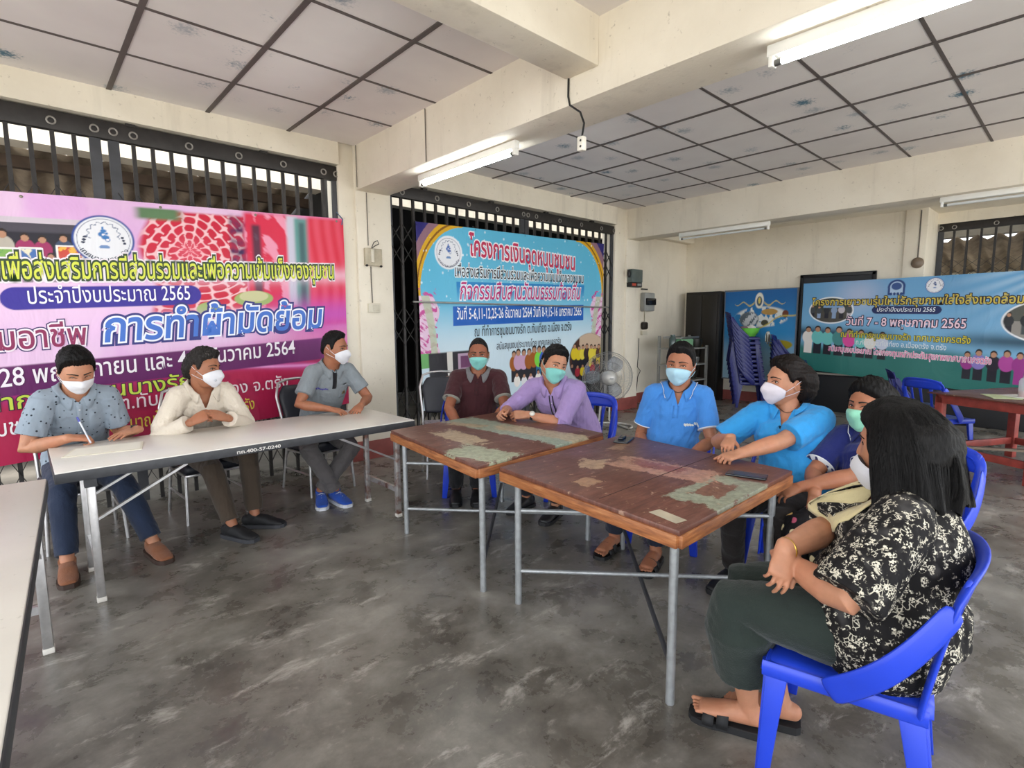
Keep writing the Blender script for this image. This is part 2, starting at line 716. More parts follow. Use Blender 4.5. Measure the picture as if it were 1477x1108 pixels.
lamp(2.86, 4.10, 2.70, 2.67, True, 'lit white tube lamp under the main beam, above the middle column')
lamp(-.10, 1.14, 2.70, 2.67, True, 'lit white tube lamp under the main beam, cut by the top edge of the photo')
lamp(2.88, 4.14, 7.10, 2.64, False, 'unlit tube lamp under the far beam, beside the column with the grey box')
lamp(-.06, 1.18, 7.10, 2.64, False, 'unlit tube lamp under the far beam, in front of the barred opening at right')
# two tubes glowing in the dark store behind gate two
for x in (3.75, 4.15):
    m = MB().b2(x - .12, x + .12, 9.18, 9.22, 2.10, 2.125)
    t = tag(m.build('store_lamp', LAMP_ON), 'small lit tube in the dark store, ' + ('first behind the bars right of the middle column' if x < 4 else 'second behind the bars, closer to the blue banner'), 'lamp', 'tubes in the dark store')
    MB().b2(x - .01, x + .01, 9.19, 9.21, 2.125, 2.82).build('hanger', BLACKP_, t)

# wires, switches and boxes
BLACKP = plain('black_plastic', '1a1a1b', .45)
CREAMP = plain('cream_plastic', 'd6cfbd', .45)
WIREG = plain('grey_wire', '6a645c', .6)
for x, y, z0, z1, lb in ((2.511, 4.90, 2.69, 3.07, 'thin grey cable down the beam face in the corner above the middle column'), (2.511, 3.72, 2.67, 3.07, 'thin grey cable down the face of the main beam above the first lit lamp')):
    tag(MB().path([(x, y, z1 - (z1 - z0) * k / 8) for k in range(9)], .0045, n=6).build('cable', WIREG, None, True), lb, 'cable')
tag(MB().path([(2.63, 4.943, 2.66 - .50 * k / 8) for k in range(9)], .0045, n=6).build('cable', WIREG, None, True), 'thin grey cable on the middle column above the switch board', 'cable')
tag(MB().path([(2.65, 4.943, 1.95), (2.65, 4.943, 1.8), (2.655, 4.943, 1.60)], .006, n=6).build('cable', WIREG, None, True), 'thin grey cable on the middle column between switch board and outlet', 'cable')
sb = thing('switch_box', 'old cream switch board on the middle column with dangling wire', 'switch', (2.68, 4.95, 1.96))
MB().b2(-.10, .085, -.035, 0, 0, .17).build('box', plain('aged_cream_box', 'b8ae98', .6, var=.2), sb, bevel=.006)
MB().b2(-.045, -.012, -.055, -.03, .03, .16).build('breaker', CREAMP, sb, bevel=.004)
for x in (-.085, .07): MB().ell((x, -.03, .0), (.016, .012, .012)).build('foot_screw', BLACKP, sb, True)
MB().path([(-.02, -.02, .18), (.0, -.03, .23), (.04, -.03, .25), (.06, -.02, .22), (.02, -.02, .2), (-.02, -.015, .17)], .004, n=6).build('loose_wire', BLACKP, sb, True)
ob = thing('wall_outlet', 'small cream outlet box low on the middle column', 'outlet', (2.665, 4.95, 1.50))
MB().b2(-.065, .065, -.03, 0, 0, .09).build('box', CREAMP, ob, bevel=.005)
MB().b2(-.02, .05, -.036, -.028, .015, .075).build('face_plate', plain('outlet_plate', 'c7c0ae', .5), ob, bevel=.003)
hs = thing('hanging_socket', 'white socket hanging on a wire under the main beam', 'socket', (2.52, 2.12, 2.42))
MB().path([(-.006, .10, .40), (-.008, .10, .30), (-.005, .09, .25), (.02, .03, .20), (.02, .0, .13), (0, 0, .04)], .006, n=8).build('wire', BLACKP, hs, True)
MB().b2(-.018, .018, -.022, .022, -.03, .05).build('socket_body', plain('socket_white', 'ebe7db', .4), hs, bevel=.005)
m = MB()
for z in (-.008, .025): m.ell((-.019, -.006, z), (.002, .007, .007))
m.build('socket_hole', BLACKP, hs)

ct = thing('control_box', 'grey green control box with red button on the right column', 'box', (7.12, 4.95, 1.92))
MB().b2(-.13, .15, -.10, 0, .07, .27).build('cover', plain('grey_green_box', '55605d', .4, var=.2), ct, bevel=.012)
MB().b2(-.14, .15, -.09, 0, 0, .07).build('button_panel', BLACKP, ct, bevel=.008)
MB().b2(-.12, -.02, -.098, -.085, .015, .055).build('red_button', plain('red_button', 'b8452f', .4), ct, bevel=.004)
MB().b2(.02, .12, -.098, -.085, .015, .055).build('grey_button', plain('grey_button', '8b8a86', .4), ct, bevel=.004)
MB().ell((-.15, -.05, .20), (.03, .03, .06)).build('cable_gland', BLACKP, ct, True)

em = thing('electricity_meter', 'electricity meter with dark glass on the wall behind the right column', 'meter', (7.93, 5.23, 1.56))
MB().b2(-.16, .14, -.10, 0, 0, .31).build('case', plain('meter_grey', '9a9c9a', .5), em, bevel=.02)
MB().b2(-.14, .15, -.125, -.09, .10, .22).build('window', plain('meter_glass', '14161a', .15), em, bevel=.02)
MB().b2(-.15, .02, -.03, 0, .36, .38).build('bracket', BLACKP, em)
MB().path([(-.03, -.02, 0), (-.03, -.02, -.16)], .012, n=8).build('conduit', CREAMP, em, True)
bk = thing('breaker_box', 'small dark breaker under the electricity meter', 'breaker', (7.88, 5.23, 1.16))
MB().b2(-.09, .06, -.07, 0, .09, .22).build('cover', plain('breaker_brown', '2a221d', .4), bk, bevel=.03)
MB().b2(-.08, .06, -.05, 0, 0, .07).build('base', CREAMP, bk, bevel=.006)
tag(MB().path([(7.75, 5.222, 1.1), (7.74, 5.222, .8), (7.72, 5.222, .62), (7.78, 5.20, .55), (7.73, 5.215, .45), (7.70, 5.222, .2)], .006, n=6).build('cable', BLACKP, None, True),
    'black cable trailing down the wall behind the fan', 'cable')
bell = thing('wall_bell', 'round brown bell on the far column beside the barred opening', 'bell', (9.19, 1.72, 2.17))
MB().ell((0, 0, 0), (.04, .075, .075)).build('dome', plain('bell_brown', '7a6a5a', .4), bell, True)
MB().path([(0, .0, .06), (.006, .0, .3), (.006, .0, .7)], .008, n=6).build('conduit', WIREG, bell, True)


# ---------------------------------------------------------------- folding scissor gates


def gate(label, origin, axis, length, z_top, leaves, pitch, zlat, zlow=0.0, rail=.13):
    """axis 'x' or 'y': direction the gate runs; leaves: list of (start, end)"""
    t = thing('folding_gate', label, 'gate', origin, 0 if axis == 'x' else -pi / 2)
    MB().b2(0, length, -.03, .03, z_top - rail, z_top).build('top_rail', DARKM, t, bevel=.006)
    for a in np.arange(.45, length, .95):
        MB().b2(a - .03, a + .03, -.035, .01, z_top - .01, z_top + .03).build('rail_clip', DARKM, t)
    for (a, b) in leaves:
        n = max(2, int(round((b - a) / pitch)))
        for k in range(n + 1):
            x = a + (b - a) * k / n
            edge = k in (0, n)
            w_ = .034 if edge else .013
            MB().b2(x - w_, x + w_, -.014, .014, zlow, z_top - rail + .01).build('stile' if edge else 'bar', DARKM2 if edge else DARKM, t)
            if k % 3 == 1 or edge:
                r = MB()
                r.loft([(x + .024 * cos(q), -.036, z_top - rail * .55 + .024 * sin(q)) for q in np.linspace(0, 2 * pi, 17)], .006, n=6, cap='flat')
                r.build('roller', ROLLER, t, True)
        for (z0, z1, cnt) in zlat:
            L = MB()
            h = (z1 - z0) / cnt
            for k in range(n):
                x0, x1 = a + (b - a) * k / n, a + (b - a) * (k + 1) / n
                for c in range(cnt):
                    L.bar((x0, .016, z0 + c * h), (x1, .016, z0 + (c + 1) * h), .004, .016, up=(0, 1, 0))
                    L.bar((x1, -.016, z0 + c * h), (x0, -.016, z0 + (c + 1) * h), .004, .016, up=(0, 1, 0))
            L.build('lattice', DARKM, t)
    return t


gate('dark folding steel gate behind the pink banner', (-1.6, 5.03, .0), 'x', 3.96, 2.87, [(.0, 2.13), (2.24, 3.95)], .118, [(1.95, 2.37, 2), (1.05, 1.5, 2), (.1, .6, 2)])
gate('dark folding steel gate behind the blue banner, between the two columns', (2.90, 5.03, .0), 'x', 3.82, 2.81, [(.02, 1.92), (2.0, 3.80)], .145, [(2.0, 2.42, 2), (1.15, 1.55, 2), (.15, .7, 2)], rail=.12)
gate('black folding gate in the barred opening at the far right', (9.9, 1.62, .0), 'y', 3.2, 2.75, [(.02, 1.5), (1.6, 3.1)], .15, [(1.85, 2.25, 3), (1.0, 1.5, 3)], zlow=.0, rail=.11)
# ---------------------------------------------------------------- printed banners
VINYL = NT('printed_vinyl', .42, 0, .28)
_a = VINYL.N('ShaderNodeAttribute', attribute_name='print')
VINYL.color(_a.outputs['Color'])
_v = VINYL.coord('Object', (1, 1, .5))
VINYL.bump(VINYL.noise(_v, 3.0, 4, .6, .6), .35, .05)
VINYL = VINYL.m
_ink = {}


def ink(hexc):
    if hexc not in _ink:
        t = NT('ink_' + hexc, .45, 0, .4)
        t.color(srgb(hexc))
        _ink[hexc] = t.m
    return _ink[hexc]


def lin(h): return np.array(srgb(h)[:3])


class Art:
    """small painter: u to the right 0..1, v up 0..1"""
    def __init__(self, nu, nv, w, h):
        self.nu, self.nv, self.w, self.h = nu, nv, w, h
        self.U, self.V = np.meshgrid(np.linspace(0, 1, nu), np.linspace(0, 1, nv))
        self.X, self.Z = self.U * w, self.V * h
        self.c = np.zeros((nv, nu, 3))
        self.rng = np.random.RandomState(5)

    def fill(self, m, col):
        m = np.clip(m, 0, 1)[..., None]
        col = lin(col) if isinstance(col, str) else col
        self.c = self.c * (1 - m) + m * col

    def rect(self, x0, x1, z0, z1, soft=.002):
        return sstep(x0 - soft, x0 + soft, self.X) * sstep(-x1 - soft, -x1 + soft, -self.X) * sstep(z0 - soft, z0 + soft, self.Z) * sstep(-z1 - soft, -z1 + soft, -self.Z)

    def ell(self, x, z, a, b, soft=.06):
        r = np.sqrt(((self.X - x) / a) ** 2 + ((self.Z - z) / b) ** 2)
        return 1 - sstep(1 - soft, 1 + soft, r)

    def noise(self, s, seed, oc=3):
        P = np.stack([self.X.ravel(), self.Z.ravel(), 0 * self.X.ravel()], 1)
        return vnoise(P, seed, s, oc).reshape(self.X.shape)

    def people(self, x0, x1, z0, hgt, n, cols, clip=None, seed=1, sit=False):
        rng = np.random.RandomState(seed)
        for k in range(n):
            x = x0 + (x1 - x0) * (k + .5) / n + rng.uniform(-.1, .1) * (x1 - x0) / n
            h = hgt * rng.uniform(.9, 1.08)
            w = h * .17
            cl = 1.0 if clip is None else clip
            if not sit: self.fill(self.rect(x - w * .75, x + w * .75, z0, z0 + h * .5) * cl, cols[rng.randint(len(cols))] if rng.rand() < .3 else '23222c')
            self.fill(self.ell(x, z0 + h * .60, w * 1.15, h * .25) * cl, cols[rng.randint(len(cols))])
            self.fill(self.ell(x, z0 + h * .90, w * .55, h * .115) * cl, '2a1c18')
            self.fill(self.ell(x, z0 + h * .87, w * .45, h * .085) * cl, 'b98a6e')


def banner(name, label, group, art, corners, fn, seed, cat='banner', y_off=0.0, thick=.002, mat=None):
    """corners: TL TR BL BR in the (a,z) plane; fn maps (a,z,depth) to world"""
    tl, tr, bl, br = [np.array(c, float) for c in corners]
    U, V = art.U.ravel(), art.V.ravel()

    def wave(u, v):
        return .012 * np.sin(u * 9 + 2 * v + seed) * (1 - .5 * v) + .006 * np.sin(u * 23 + v * 3 + seed * 2) * (1 - .3 * v) + .004 * np.sin(v * 14 + u * 4)

    def place(u, v, d=0.0):
        u, v = np.atleast_1d(u).astype(float), np.atleast_1d(v).astype(float)
        top = tl[None] * (1 - u)[:, None] + tr[None] * u[:, None]
        sag = np.zeros_like(u)
        bot = bl[None] * (1 - u)[:, None] + br[None] * u[:, None]
        p = bot * (1 - v)[:, None] + top * v[:, None]
        return fn(p[:, 0], p[:, 1] - sag, wave(u, v) + d)
    P = place(U, V)
    me = bpy.data.meshes.new(name)
    f = grid_faces(art.nv, art.nu, False)
    me.from_pydata([tuple(p) for p in P], [], f)
    at = me.color_attributes.new('print', 'FLOAT_COLOR', 'POINT')
    c4 = np.concatenate([np.clip(art.c.reshape(-1, 3), 0, 1), np.ones((len(P), 1))], 1).astype(np.float32)
    at.data.foreach_set('color', c4.ravel())
    o = link_mesh(name, me, VINYL, None, True)
    if group: o['group'] = group
    tag(o, label, cat)
    return o, place


def lettering(parent, place, text, u0, u1, v0, size, hexc, bold=0.0, depth=.006, shear=0.0, name='lettering', v1=None, curve=None, outlines=(), hgt=1.0):
    """text set between u0 and u1 with its baseline at v0 (v1 at the right end); size in v units per em"""
    out = []
    layers = [(bold, hexc)] + [(bold + w, c) for w, c in outlines]
    ref = None
    for li, (off, col) in enumerate(layers):
        t = bpy.data.curves.new('t', 'FONT')
        t.body = text
        t.size = 1.0
        t.offset = off
        t.shear = shear
        t.resolution_u = 3 if len(text) < 40 else 2
        o = bpy.data.objects.new('temporary', t)
        COL.objects.link(o)
        dg = bpy.context.evaluated_depsgraph_get()
        dg.update()
        me = bpy.data.meshes.new_from_object(o.evaluated_get(dg))
        bpy.data.objects.remove(o)
        co = get_co(me)
        if len(co) == 0: continue
        if ref is None: ref = (co[:, 0].min(), co[:, 0].max())
        x = (co[:, 0] - ref[0]) / (ref[1] - ref[0])
        u = u0 + (u1 - u0) * x
        vb = v0 + ((v1 if v1 is not None else v0) - v0) * x
        v = vb + co[:, 1] * size
        if curve: u, v = curve(u, v)
        P = place(u, v, depth - .0012 * li)
        set_co(me, P)
        nm = name if li == 0 else name + '_outline'
        ob = link_mesh(nm, me, ink(col), parent if li == 0 else out[0])
        out.append(ob)
    return out[0] if out else None


def seal_ring_text(parent, place, text, cu, cv, ru, rv, a0, a1, size_u, size_v, col, depth=.0035):
    def cv_fn(u, v):
        a = radians(a0) + (radians(a1) - radians(a0)) * u
        k = v
        return cu + (ru + k * size_u) * np.sin(a), cv - (rv - k * 0 + 0) * np.cos(a) * 1.0 + 0 * k - 0 + (-k * size_v) * np.cos(a) * -1.0 * -1.0
    return lettering(parent, place, text, 0, 1, 0, 1, col, .01, depth, curve=lambda u, v: (cu + (ru - v * size_u) * np.sin(radians(a0) + (radians(a1) - radians(a0)) * u), cv - (rv - v * size_v) * np.cos(radians(a0) + (radians(a1) - radians(a0)) * u)))


def lotus_seal(A, x, z, r, ring='2b4a9b', mark='3c78b8'):
    """round municipal seal: ring, central blue figure over a hill, side sprigs"""
    A.fill(A.ell(x, z, r, r, .03), ring)
    A.fill(A.ell(x, z, r * .93, r * .93, .03), 'e9eaf0')
    A.fill(A.ell(x, z, r * .86, r * .86, .02) - A.ell(x, z, r * .84, r * .84, .02), '3b4a78')
    d = np.sqrt((A.X - x) ** 2 + (A.Z - z - r * .2) ** 2)
    th = np.arctan2(A.Z - z - r * .2, A.X - x)
    A.fill(((np.abs(d - r * .50 - r * .04 * np.sin(th * 14)) < r * .022) & (th > -.3) | (np.abs(d - r * .50 - r * .04 * np.sin(th * 14)) < r * .022) & (th < -2.8)) * .8, '5a6a8e')
    for dx, dz, a, b in ((0, .36, .10, .07), (-.06, .22, .12, .10), (.05, .10, .13, .09), (.12, .0, .08, .08), (-.02, .48, .04, .06), (.10, .26, .05, .05)):
        A.fill(A.ell(x + dx * r, z + dz * r, a * r, b * r, .2), mark)
    A.fill(A.ell(x + .12 * r, z + .0 * r, .05 * r, .05 * r), 'e9eaf0')
    A.fill(A.ell(x - .02 * r, z + .22 * r, .05 * r, .04 * r), 'e9eaf0')
    A.fill(A.ell(x, z - .30 * r, .17 * r, .09 * r) * (A.Z > z - .34 * r), '6f8fbf')
    for s in (-1, 1):
        for q in range(3): A.fill(A.ell(x + s * r * (.60 + .03 * q), z + r * (.10 - .11 * q), r * .06, r * .045), '2c3550')


# ---- pink banner on gate one
A = Art(560, 400, 3.30, 1.93)        # x from -.90 to 2.40, z from .44 to 2.37 (nominal)
BX0, BZ0 = -.90, .44
bx = lambda x: x - BX0
bz = lambda z: z - BZ0
v = A.V
u = A.U
top = np.array(lin('e6c3e3')); mid = np.array(lin('d9a6dc')); mag = np.array(lin('b8257e')); red = np.array(lin('b31f4e')); dk = np.array(lin('7d1d63'))
A.c[:] = top
A.fill(sstep(.0, 1.0, .6 * A.noise(2.0, 3) + .25), 'dcaadd')
A.fill(sstep(bx(1.2), bx(2.2), A.X) * .65, 'd23c8e')
A.fill(1 - sstep(bz(.95), bz(1.20), A.Z + .05 * np.sin(A.X * 2)), 'b32f9d')
A.fill(1 - sstep(bz(.80), bz(1.0), A.Z - .12 * sstep(0, 3, A.X)), 'b01f4c')
A.fill(sstep(.45, .9, A.noise(5, 8)) * (A.Z < bz(.95)) * .4, '7e1440')
A.fill(np.exp(-((A.Z - bz(.99) - .10 * np.sin(A.X * 1.3 + .4)) / .012) ** 2), 'f3bfe6')
A.fill(np.exp(-((A.Z - bz(.93) - .13 * np.sin(A.X * 1.1 + .2)) / .035) ** 2) * .6, 'd964bd')
# purple date band
A.fill(sstep(bz(.93), bz(.945), A.Z - .03 * (A.U - .5)) * (1 - sstep(bz(1.145), bz(1.16), A.Z - .03 * (A.U - .5))) * (1 - sstep(bx(2.1), bx(2.32), A.X)), '63215f')
# photograph of the group holding pictures, at left
ph = A.rect(bx(-.9), bx(.62), bz(1.80), bz(2.16))
A.fill(ph, '23202c')
A.fill(A.rect(bx(-.9), bx(.62), bz(2.09), bz(2.16)) * sstep(.0, .03, A.Z - bz(2.08)), '4a4550')
A.fill(A.rect(bx(-.9), bx(.5), bz(2.16), bz(2.20)), 'cfc3cf')
A.people(bx(-.9), bx(.45), bz(1.82), .27, 13, ['d9d4cc', '5b6f8f', 'a02f62', '3c4a66', 'b8b0a4'], seed=2)
A.people(bx(-.9), bx(.30), bz(1.74), .22, 9, ['efeae2', 'e0dcd6', 'd5d9df'], seed=3)
for i, (x, z, w, h, c) in enumerate(((-.62, 1.93, .16, .12, '7fa05a'), (-.30, 1.90, .15, .13, 'c9b84a'), (-.02, 1.92, .13, .13, '7fae54'), (.12, 1.93, .12, .12, '466fb0'), (.33, 1.95, .15, .12, 'c94a3a'), (.48, 1.86, .32, .11, 'd98a3c'))):
    A.fill(A.rect(bx(x - w / 2), bx(x + w / 2), bz(z - h / 2), bz(z + h / 2)), 'eeeae6')
    m = A.rect(bx(x - w / 2 + .012), bx(x + w / 2 - .012), bz(z - h / 2 + .012), bz(z + h / 2 - .012))
    A.fill(m, c)
    A.fill(m * sstep(.2, .5, A.noise(26, 20 + i)), ['e8d25a', 'd65a4a', '3c8a5c', 'e6e0c8', 'e9b34a', '4c9a55'][i])
A.fill(A.rect(bx(-.9), bx(.55), bz(1.76), bz(1.815)), 'e9dfe8')
# tie-dyed cloths at right
xs_, zs_ = A.X - bx(1.08), A.Z - bz(2.00)
cloth = sstep(bx(.76), bx(.82), A.X + .05 * np.sin(A.Z * 9)) * (1 - sstep(bz(2.30), bz(2.33), A.Z)) * sstep(bz(1.42), bz(1.52), A.Z - .25 * (A.X - bx(1.1)) * 0)
A.fill(cloth * (A.X < bx(1.50)), 'c91f3c')
rr = np.sqrt(xs_ ** 2 + (zs_ * 1.15) ** 2)
th = np.arctan2(zs_, xs_)
cell = np.abs(np.sin(rr * 42 + 1.2 * np.sin(th * 3))) * np.abs(np.sin(th * (5 + np.floor(rr * 13.4)) + np.floor(rr * 13.4) * 1.7))
A.fill(cloth * (A.X < bx(1.50)) * (1 - sstep(.10, .34, cell)) * .92, 'f3c9cf')
A.fill(cloth * (A.X < bx(1.50)) * np.exp(-(rr / .10) ** 2) * .5, 'e86a80')
A.fill(A.rect(bx(1.38), bx(1.66), bz(1.9), bz(2.33), .02) * (.6 + .4 * A.noise(9, 6)), '3a1c52')
A.fill(A.rect(bx(1.50), bx(1.95), bz(1.48), bz(2.36), .03), 'd8264a')
A.fill(A.rect(bx(1.50), bx(1.95), bz(1.48), bz(2.36), .03) * sstep(.15, .6, A.noise(11, 9)) * .8, 'f2a8c4')
A.fill(A.rect(bx(1.56), bx(1.63), bz(1.60), bz(2.25), .02) * .9, '38263e')
A.fill(A.rect(bx(1.86), bx(1.96), bz(1.50), bz(2.36), .02), 'c9c6d8')
A.fill(A.rect(bx(1.93), bx(2.06), bz(1.48), bz(2.34), .02) * .9, '3f8f86')
A.fill(A.rect(bx(1.97), bx(2.02), bz(1.48), bz(2.3), .02) * .7, '24404a')
A.fill(A.rect(bx(2.05), bx(2.42), bz(1.30), bz(2.36), .03), 'd5213f')
A.fill(A.rect(bx(2.05), bx(2.42), bz(1.30), bz(2.36), .03) * (.5 + .5 * np.sin(A.X * 60 + 2 * np.sin(A.Z * 4))) * .35, 'f06a86')
A.fill(sstep(bx(1.4), bx(2.0), A.X) * np.exp(-((A.Z - bz(1.40)) / .16) ** 2) * .9, 'c14fb4')
A.fill(A.ell(bx(1.20), bz(1.50), .10, .06) + A.ell(bx(1.55), bz(1.58), .16, .07), '9db26a')
A.fill(A.ell(bx(1.55), bz(1.60), .12, .05) * .7, 'd8cfa8')
A.fill(sstep(bx(.70), bx(.78), A.X) * (1 - sstep(bx(.98), bx(1.08), A.X)) * sstep(bz(2.22), bz(2.26), A.Z) * (1 - sstep(bz(2.32), bz(2.34), A.Z)), '5d7d58')
# light washes behind the writing
A.fill(np.exp(-((A.Z - bz(1.79)) / .075) ** 2) * .55, 'f1d9ee')
A.fill(np.exp(-((A.Z - bz(1.36)) / .10) ** 2) * (1 - sstep(bx(1.5), bx(2.1), A.X)) * .9, 'e6bfe4')
# pill
px = np.clip(A.X, bx(.02), bx(1.06))
A.fill(1 - sstep(.079, .085, np.sqrt((A.X - px) ** 2 + (A.Z - bz(1.625)) ** 2)), '3b2f96')
lotus_seal(A, bx(.53), bz(2.06), .185)
k_ = 4.88 / 4.95
ban, pl = banner('banner', 'large pink and magenta printed banner on the gate behind the three seated men', None, A,
                 [(BX0, 2.235), (2.385, 2.385), (BX0, .40), (2.37, .60)], lambda a, z, d: np.stack([a, 4.955 - d, z], 1), 1.0)
# helper: nominal x,z on the printed sheet to u,v
W1 = lambda x: (x - BX0) / 3.30
V1 = lambda z: (z - BZ0) / 1.93
lettering(ban, pl, 'ชนเพื่อส่งเสริมการมีส่วนร่วมและเพื่อความเข้มแข็งของชุมชน', W1(-.16), W1(2.28), V1(1.765), .115, 'd9e04e', .012, outlines=((.075, '2b4420'), (.13, 'efe6ee')))
lettering(ban, pl, 'ประจำปีงบประมาณ 2565', W1(.08), W1(1.06), V1(1.585), .088, 'f3f1fa', .004)
lettering(ban, pl, 'การทำผ้ามัดย้อม', W1(.48), W1(2.16), V1(1.275), .165, '3f6fc8', .02, shear=.14, outlines=((.045, 'eef2fb'), (.10, '2e2f7a')))
lettering(ban, pl, 'ส่งเสริมอาชีพ', W1(-.52), W1(.38), V1(1.265), .120, '8c2455', .012, outlines=((.05, 'f3e6f0'), (.085, '3a2a66')))
lettering(ban, pl, '27-28 พฤศจิกายน และ 4-5 ธันวาคม 2564', W1(-.28), W1(1.88), V1(1.00), .098, 'f2ecf2', .008, v1=V1(1.035))
lettering(ban, pl, 'ณ ที่ทำการชุมชนบางรัก', W1(-.50), W1(1.02), V1(.835), .085, 'c6d84a', .010, outlines=((.04, '3b1a3a'),))
lettering(ban, pl, 'ถ.บางรัก ต.ทับเที่ยง อ.เมือง จ.ตรัง', W1(.05), W1(1.80), V1(.72), .080, 'f0dfe6', .004)
lettering(ban, pl, 'ประธานชุมชน', W1(-.55), W1(.03), V1(.655), .085, 'f4eef2', .006)
lettering(ban, pl, 'สนับสนุนงบประมาณโดย เทศบาลนครตรัง', W1(.04), W1(1.50), V1(.555), .075, 'e3c84a', .006)
seal_ring_text(ban, pl, 'เทศบาลนครตรัง', W1(.53), V1(2.06), .165 / 3.30, .165 / 1.93, -62, 62, .045 / 3.30, .045 / 1.93, '3a4258')
for i, x in enumerate((-.7, .1, .9, 1.6, 2.33)):
    q = pl(W1(x), .985, .004)[0]
    MB().ell(tuple(q), (.010, .004, .010)).build('eyelet', plain('brass_eyelet', '8b8578', .4, .6), ban, True)
q = pl(.995, .97, .004)[0]
MB().path([tuple(q), (q[0] + .01, q[1], q[2] + .05), (q[0] - .02, q[1] + .06, q[2] + .12), (q[0] + .02, q[1] + .08, q[2] + .04), tuple(q)], .006, n=6).build('tie_cord', plain('blue_grey_rag', '5d6f8c', .8), ban, True)

# ---- blue banner on gate two
A = Art(520, 330, 3.20, 2.05)       # x 3.20..6.40, z .45..2.50
BX2, BZ2 = 3.20, .45
bx = lambda x: x - BX2
bz = lambda z: z - BZ2
A.c[:] = lin('5fb9dc')
A.fill(sstep(bz(1.9), bz(1.0), A.Z) if False else (1 - sstep(bz(1.05), bz(1.75), A.Z)), 'cfe3ee')
A.fill(np.exp(-((A.X - bx(4.9)) / 1.0) ** 2 - ((A.Z - bz(1.7)) / .3) ** 2) * .35, '9fd8ee')
for s, cx in ((1, bx(3.2)), (-1, bx(6.40))):
    d = (A.X - cx) * s
    h = A.Z - bz(1.72)
    arc = np.sqrt(((d - .62) / .62) ** 2 + (np.maximum(h, -2) / .80) ** 2)
    edge = np.where(A.Z > bz(1.72), arc, np.abs(d - .62) / (.62 - .12 * np.sin((bz(1.72) - A.Z) * 2.3)))
    side = d < .62
    A.fill((edge > 1.22) * side * (A.Z > bz(1.75)), '2a2470')
    A.fill((edge > 1.10) * (edge <= 1.22) * side * (A.Z > bz(1.5)), '8f6a7a')
    A.fill((edge > .96) * (edge <= 1.10) * side * (A.Z > bz(1.5)) , 'd9a820')
    A.fill((edge > 1.01) * (edge <= 1.04) * side * (A.Z > bz(1.5)) , '8a5a12')
    A.fill((d < .22 + .05 * np.sin(A.Z * 13)) * (A.Z <= bz(1.72)) * (A.Z > bz(1.0)) * 1.0, 'e6c6de')
    A.fill((d < .24) * (A.Z <= bz(1.80)) * (A.Z > bz(1.0)) * sstep(.15, .4, A.noise(24, 31)), 'c9509a')
    A.fill((d < .22) * (A.Z <= bz(1.3)) * sstep(.5, .8, A.noise(17, 33)) * .8, 'f3e3ee')
    A.fill((d < .16 + .05 * np.sin(A.Z * 20)) * (A.Z <= bz(1.08)) * (A.Z > bz(.92)), '6fae6a')
    A.fill((edge > .78) * (edge <= .96) * side * (A.Z < bz(1.72)) * (A.Z > bz(.95)) * .8, 'b9c7a8')
rng = np.random.RandomState(3)
for k in range(150):
    x, z = rng.uniform(0, 3.2), rng.uniform(bz(1.4), bz(2.48))
    r = rng.uniform(.004, .012)
    A.fill(A.ell(x, z, r, r * 1.2, .5) * rng.uniform(.4, 1), 'e8f4fb')
A.fill(A.rect(bx(3.72), bx(5.98), bz(1.64), bz(1.88)) * sstep(bz(1.62), bz(1.86), A.Z), '2a86c8')
A.fill(A.rect(bx(3.66), bx(5.98), bz(1.375), bz(1.60)), '1d5fb8')
lotus_seal(A, bx(3.62), bz(2.20), .185, 'e9eef4', '4a6bb0')
cl = A.rect(bx(3.30), bx(4.12), bz(.40), bz(1.08), .01)
A.fill(cl, '2b2a30')
A.fill(A.rect(bx(3.56), bx(3.64), bz(.6), bz(1.08)), 'd9d6cf')
A.fill(A.rect(bx(3.72), bx(4.06), bz(.86), bz(1.05)), 'b49ab0')
A.fill(A.rect(bx(3.76), bx(4.02), bz(.88), bz(1.02)), '6c3c62')
A.people(bx(3.32), bx(4.12), bz(.50), .30, 9, ['c8c8cc', '5468a0', 'e6e2dc', '8a5a5a'], cl, 4)
A.people(bx(4.55), bx(5.55), bz(.62), .42, 11, ['7fd84a', 'c9a0c0', 'a05a20', 'd9782a', '3a5fc0', '8a6a3a', '2a6a9a'], None, 6)
A.people(bx(4.60), bx(5.60), bz(.45), .28, 8, ['efeae4', 'e6e6ea', 'e8c8d8'], None, 7, True)
A.fill(A.ell(bx(5.1), bz(.50), .42, .10), 'c8506a')
cl = A.ell(bx(6.12), bz(.82), .42, .36, .04)
A.fill(cl, '4a2a20')
A.fill(cl * A.rect(bx(5.9), bx(6.4), bz(.95), bz(1.2)), 'cbb29a')
A.people(bx(5.75), bx(6.5), bz(.68), .34, 8, ['e3c82a', 'e8d44a', '3a2a2a', '5a3a30'], cl, 8)
A.people(bx(5.72), bx(6.5), bz(.46), .30, 7, ['b02a3c', 'e3c82a', '5a6a9a', '2a2030'], cl, 9)
ban2, pl2 = banner('banner', 'sky blue printed banner with gold ribbon corners on the gate between the columns', None, A,
                   [(3.20, 2.46), (6.42, 2.52), (3.24, .42), (6.37, .52)], lambda a, z, d: np.stack([a, 4.965 - d, z], 1), 3.0)
W2 = lambda x: (x - BX2) / 3.20
V2 = lambda z: (z - BZ2) / 2.05
lettering(ban2, pl2, 'โครงการเงินอุดหนุนชุมชน', W2(3.90), W2(5.76), V2(2.19), .150, 'c42a55', .020, v1=V2(2.09), outlines=((.055, 'f4f2f8'),))
lettering(ban2, pl2, 'เพื่อส่งเสริมการมีส่วนร่วมและเพื่อความเข้มแข็งของชุมชน', W2(3.70), W2(5.95), V2(1.94), .088, '2a2530', .008, v1=V2(1.91), outlines=((.07, 'e6f0f6'),))
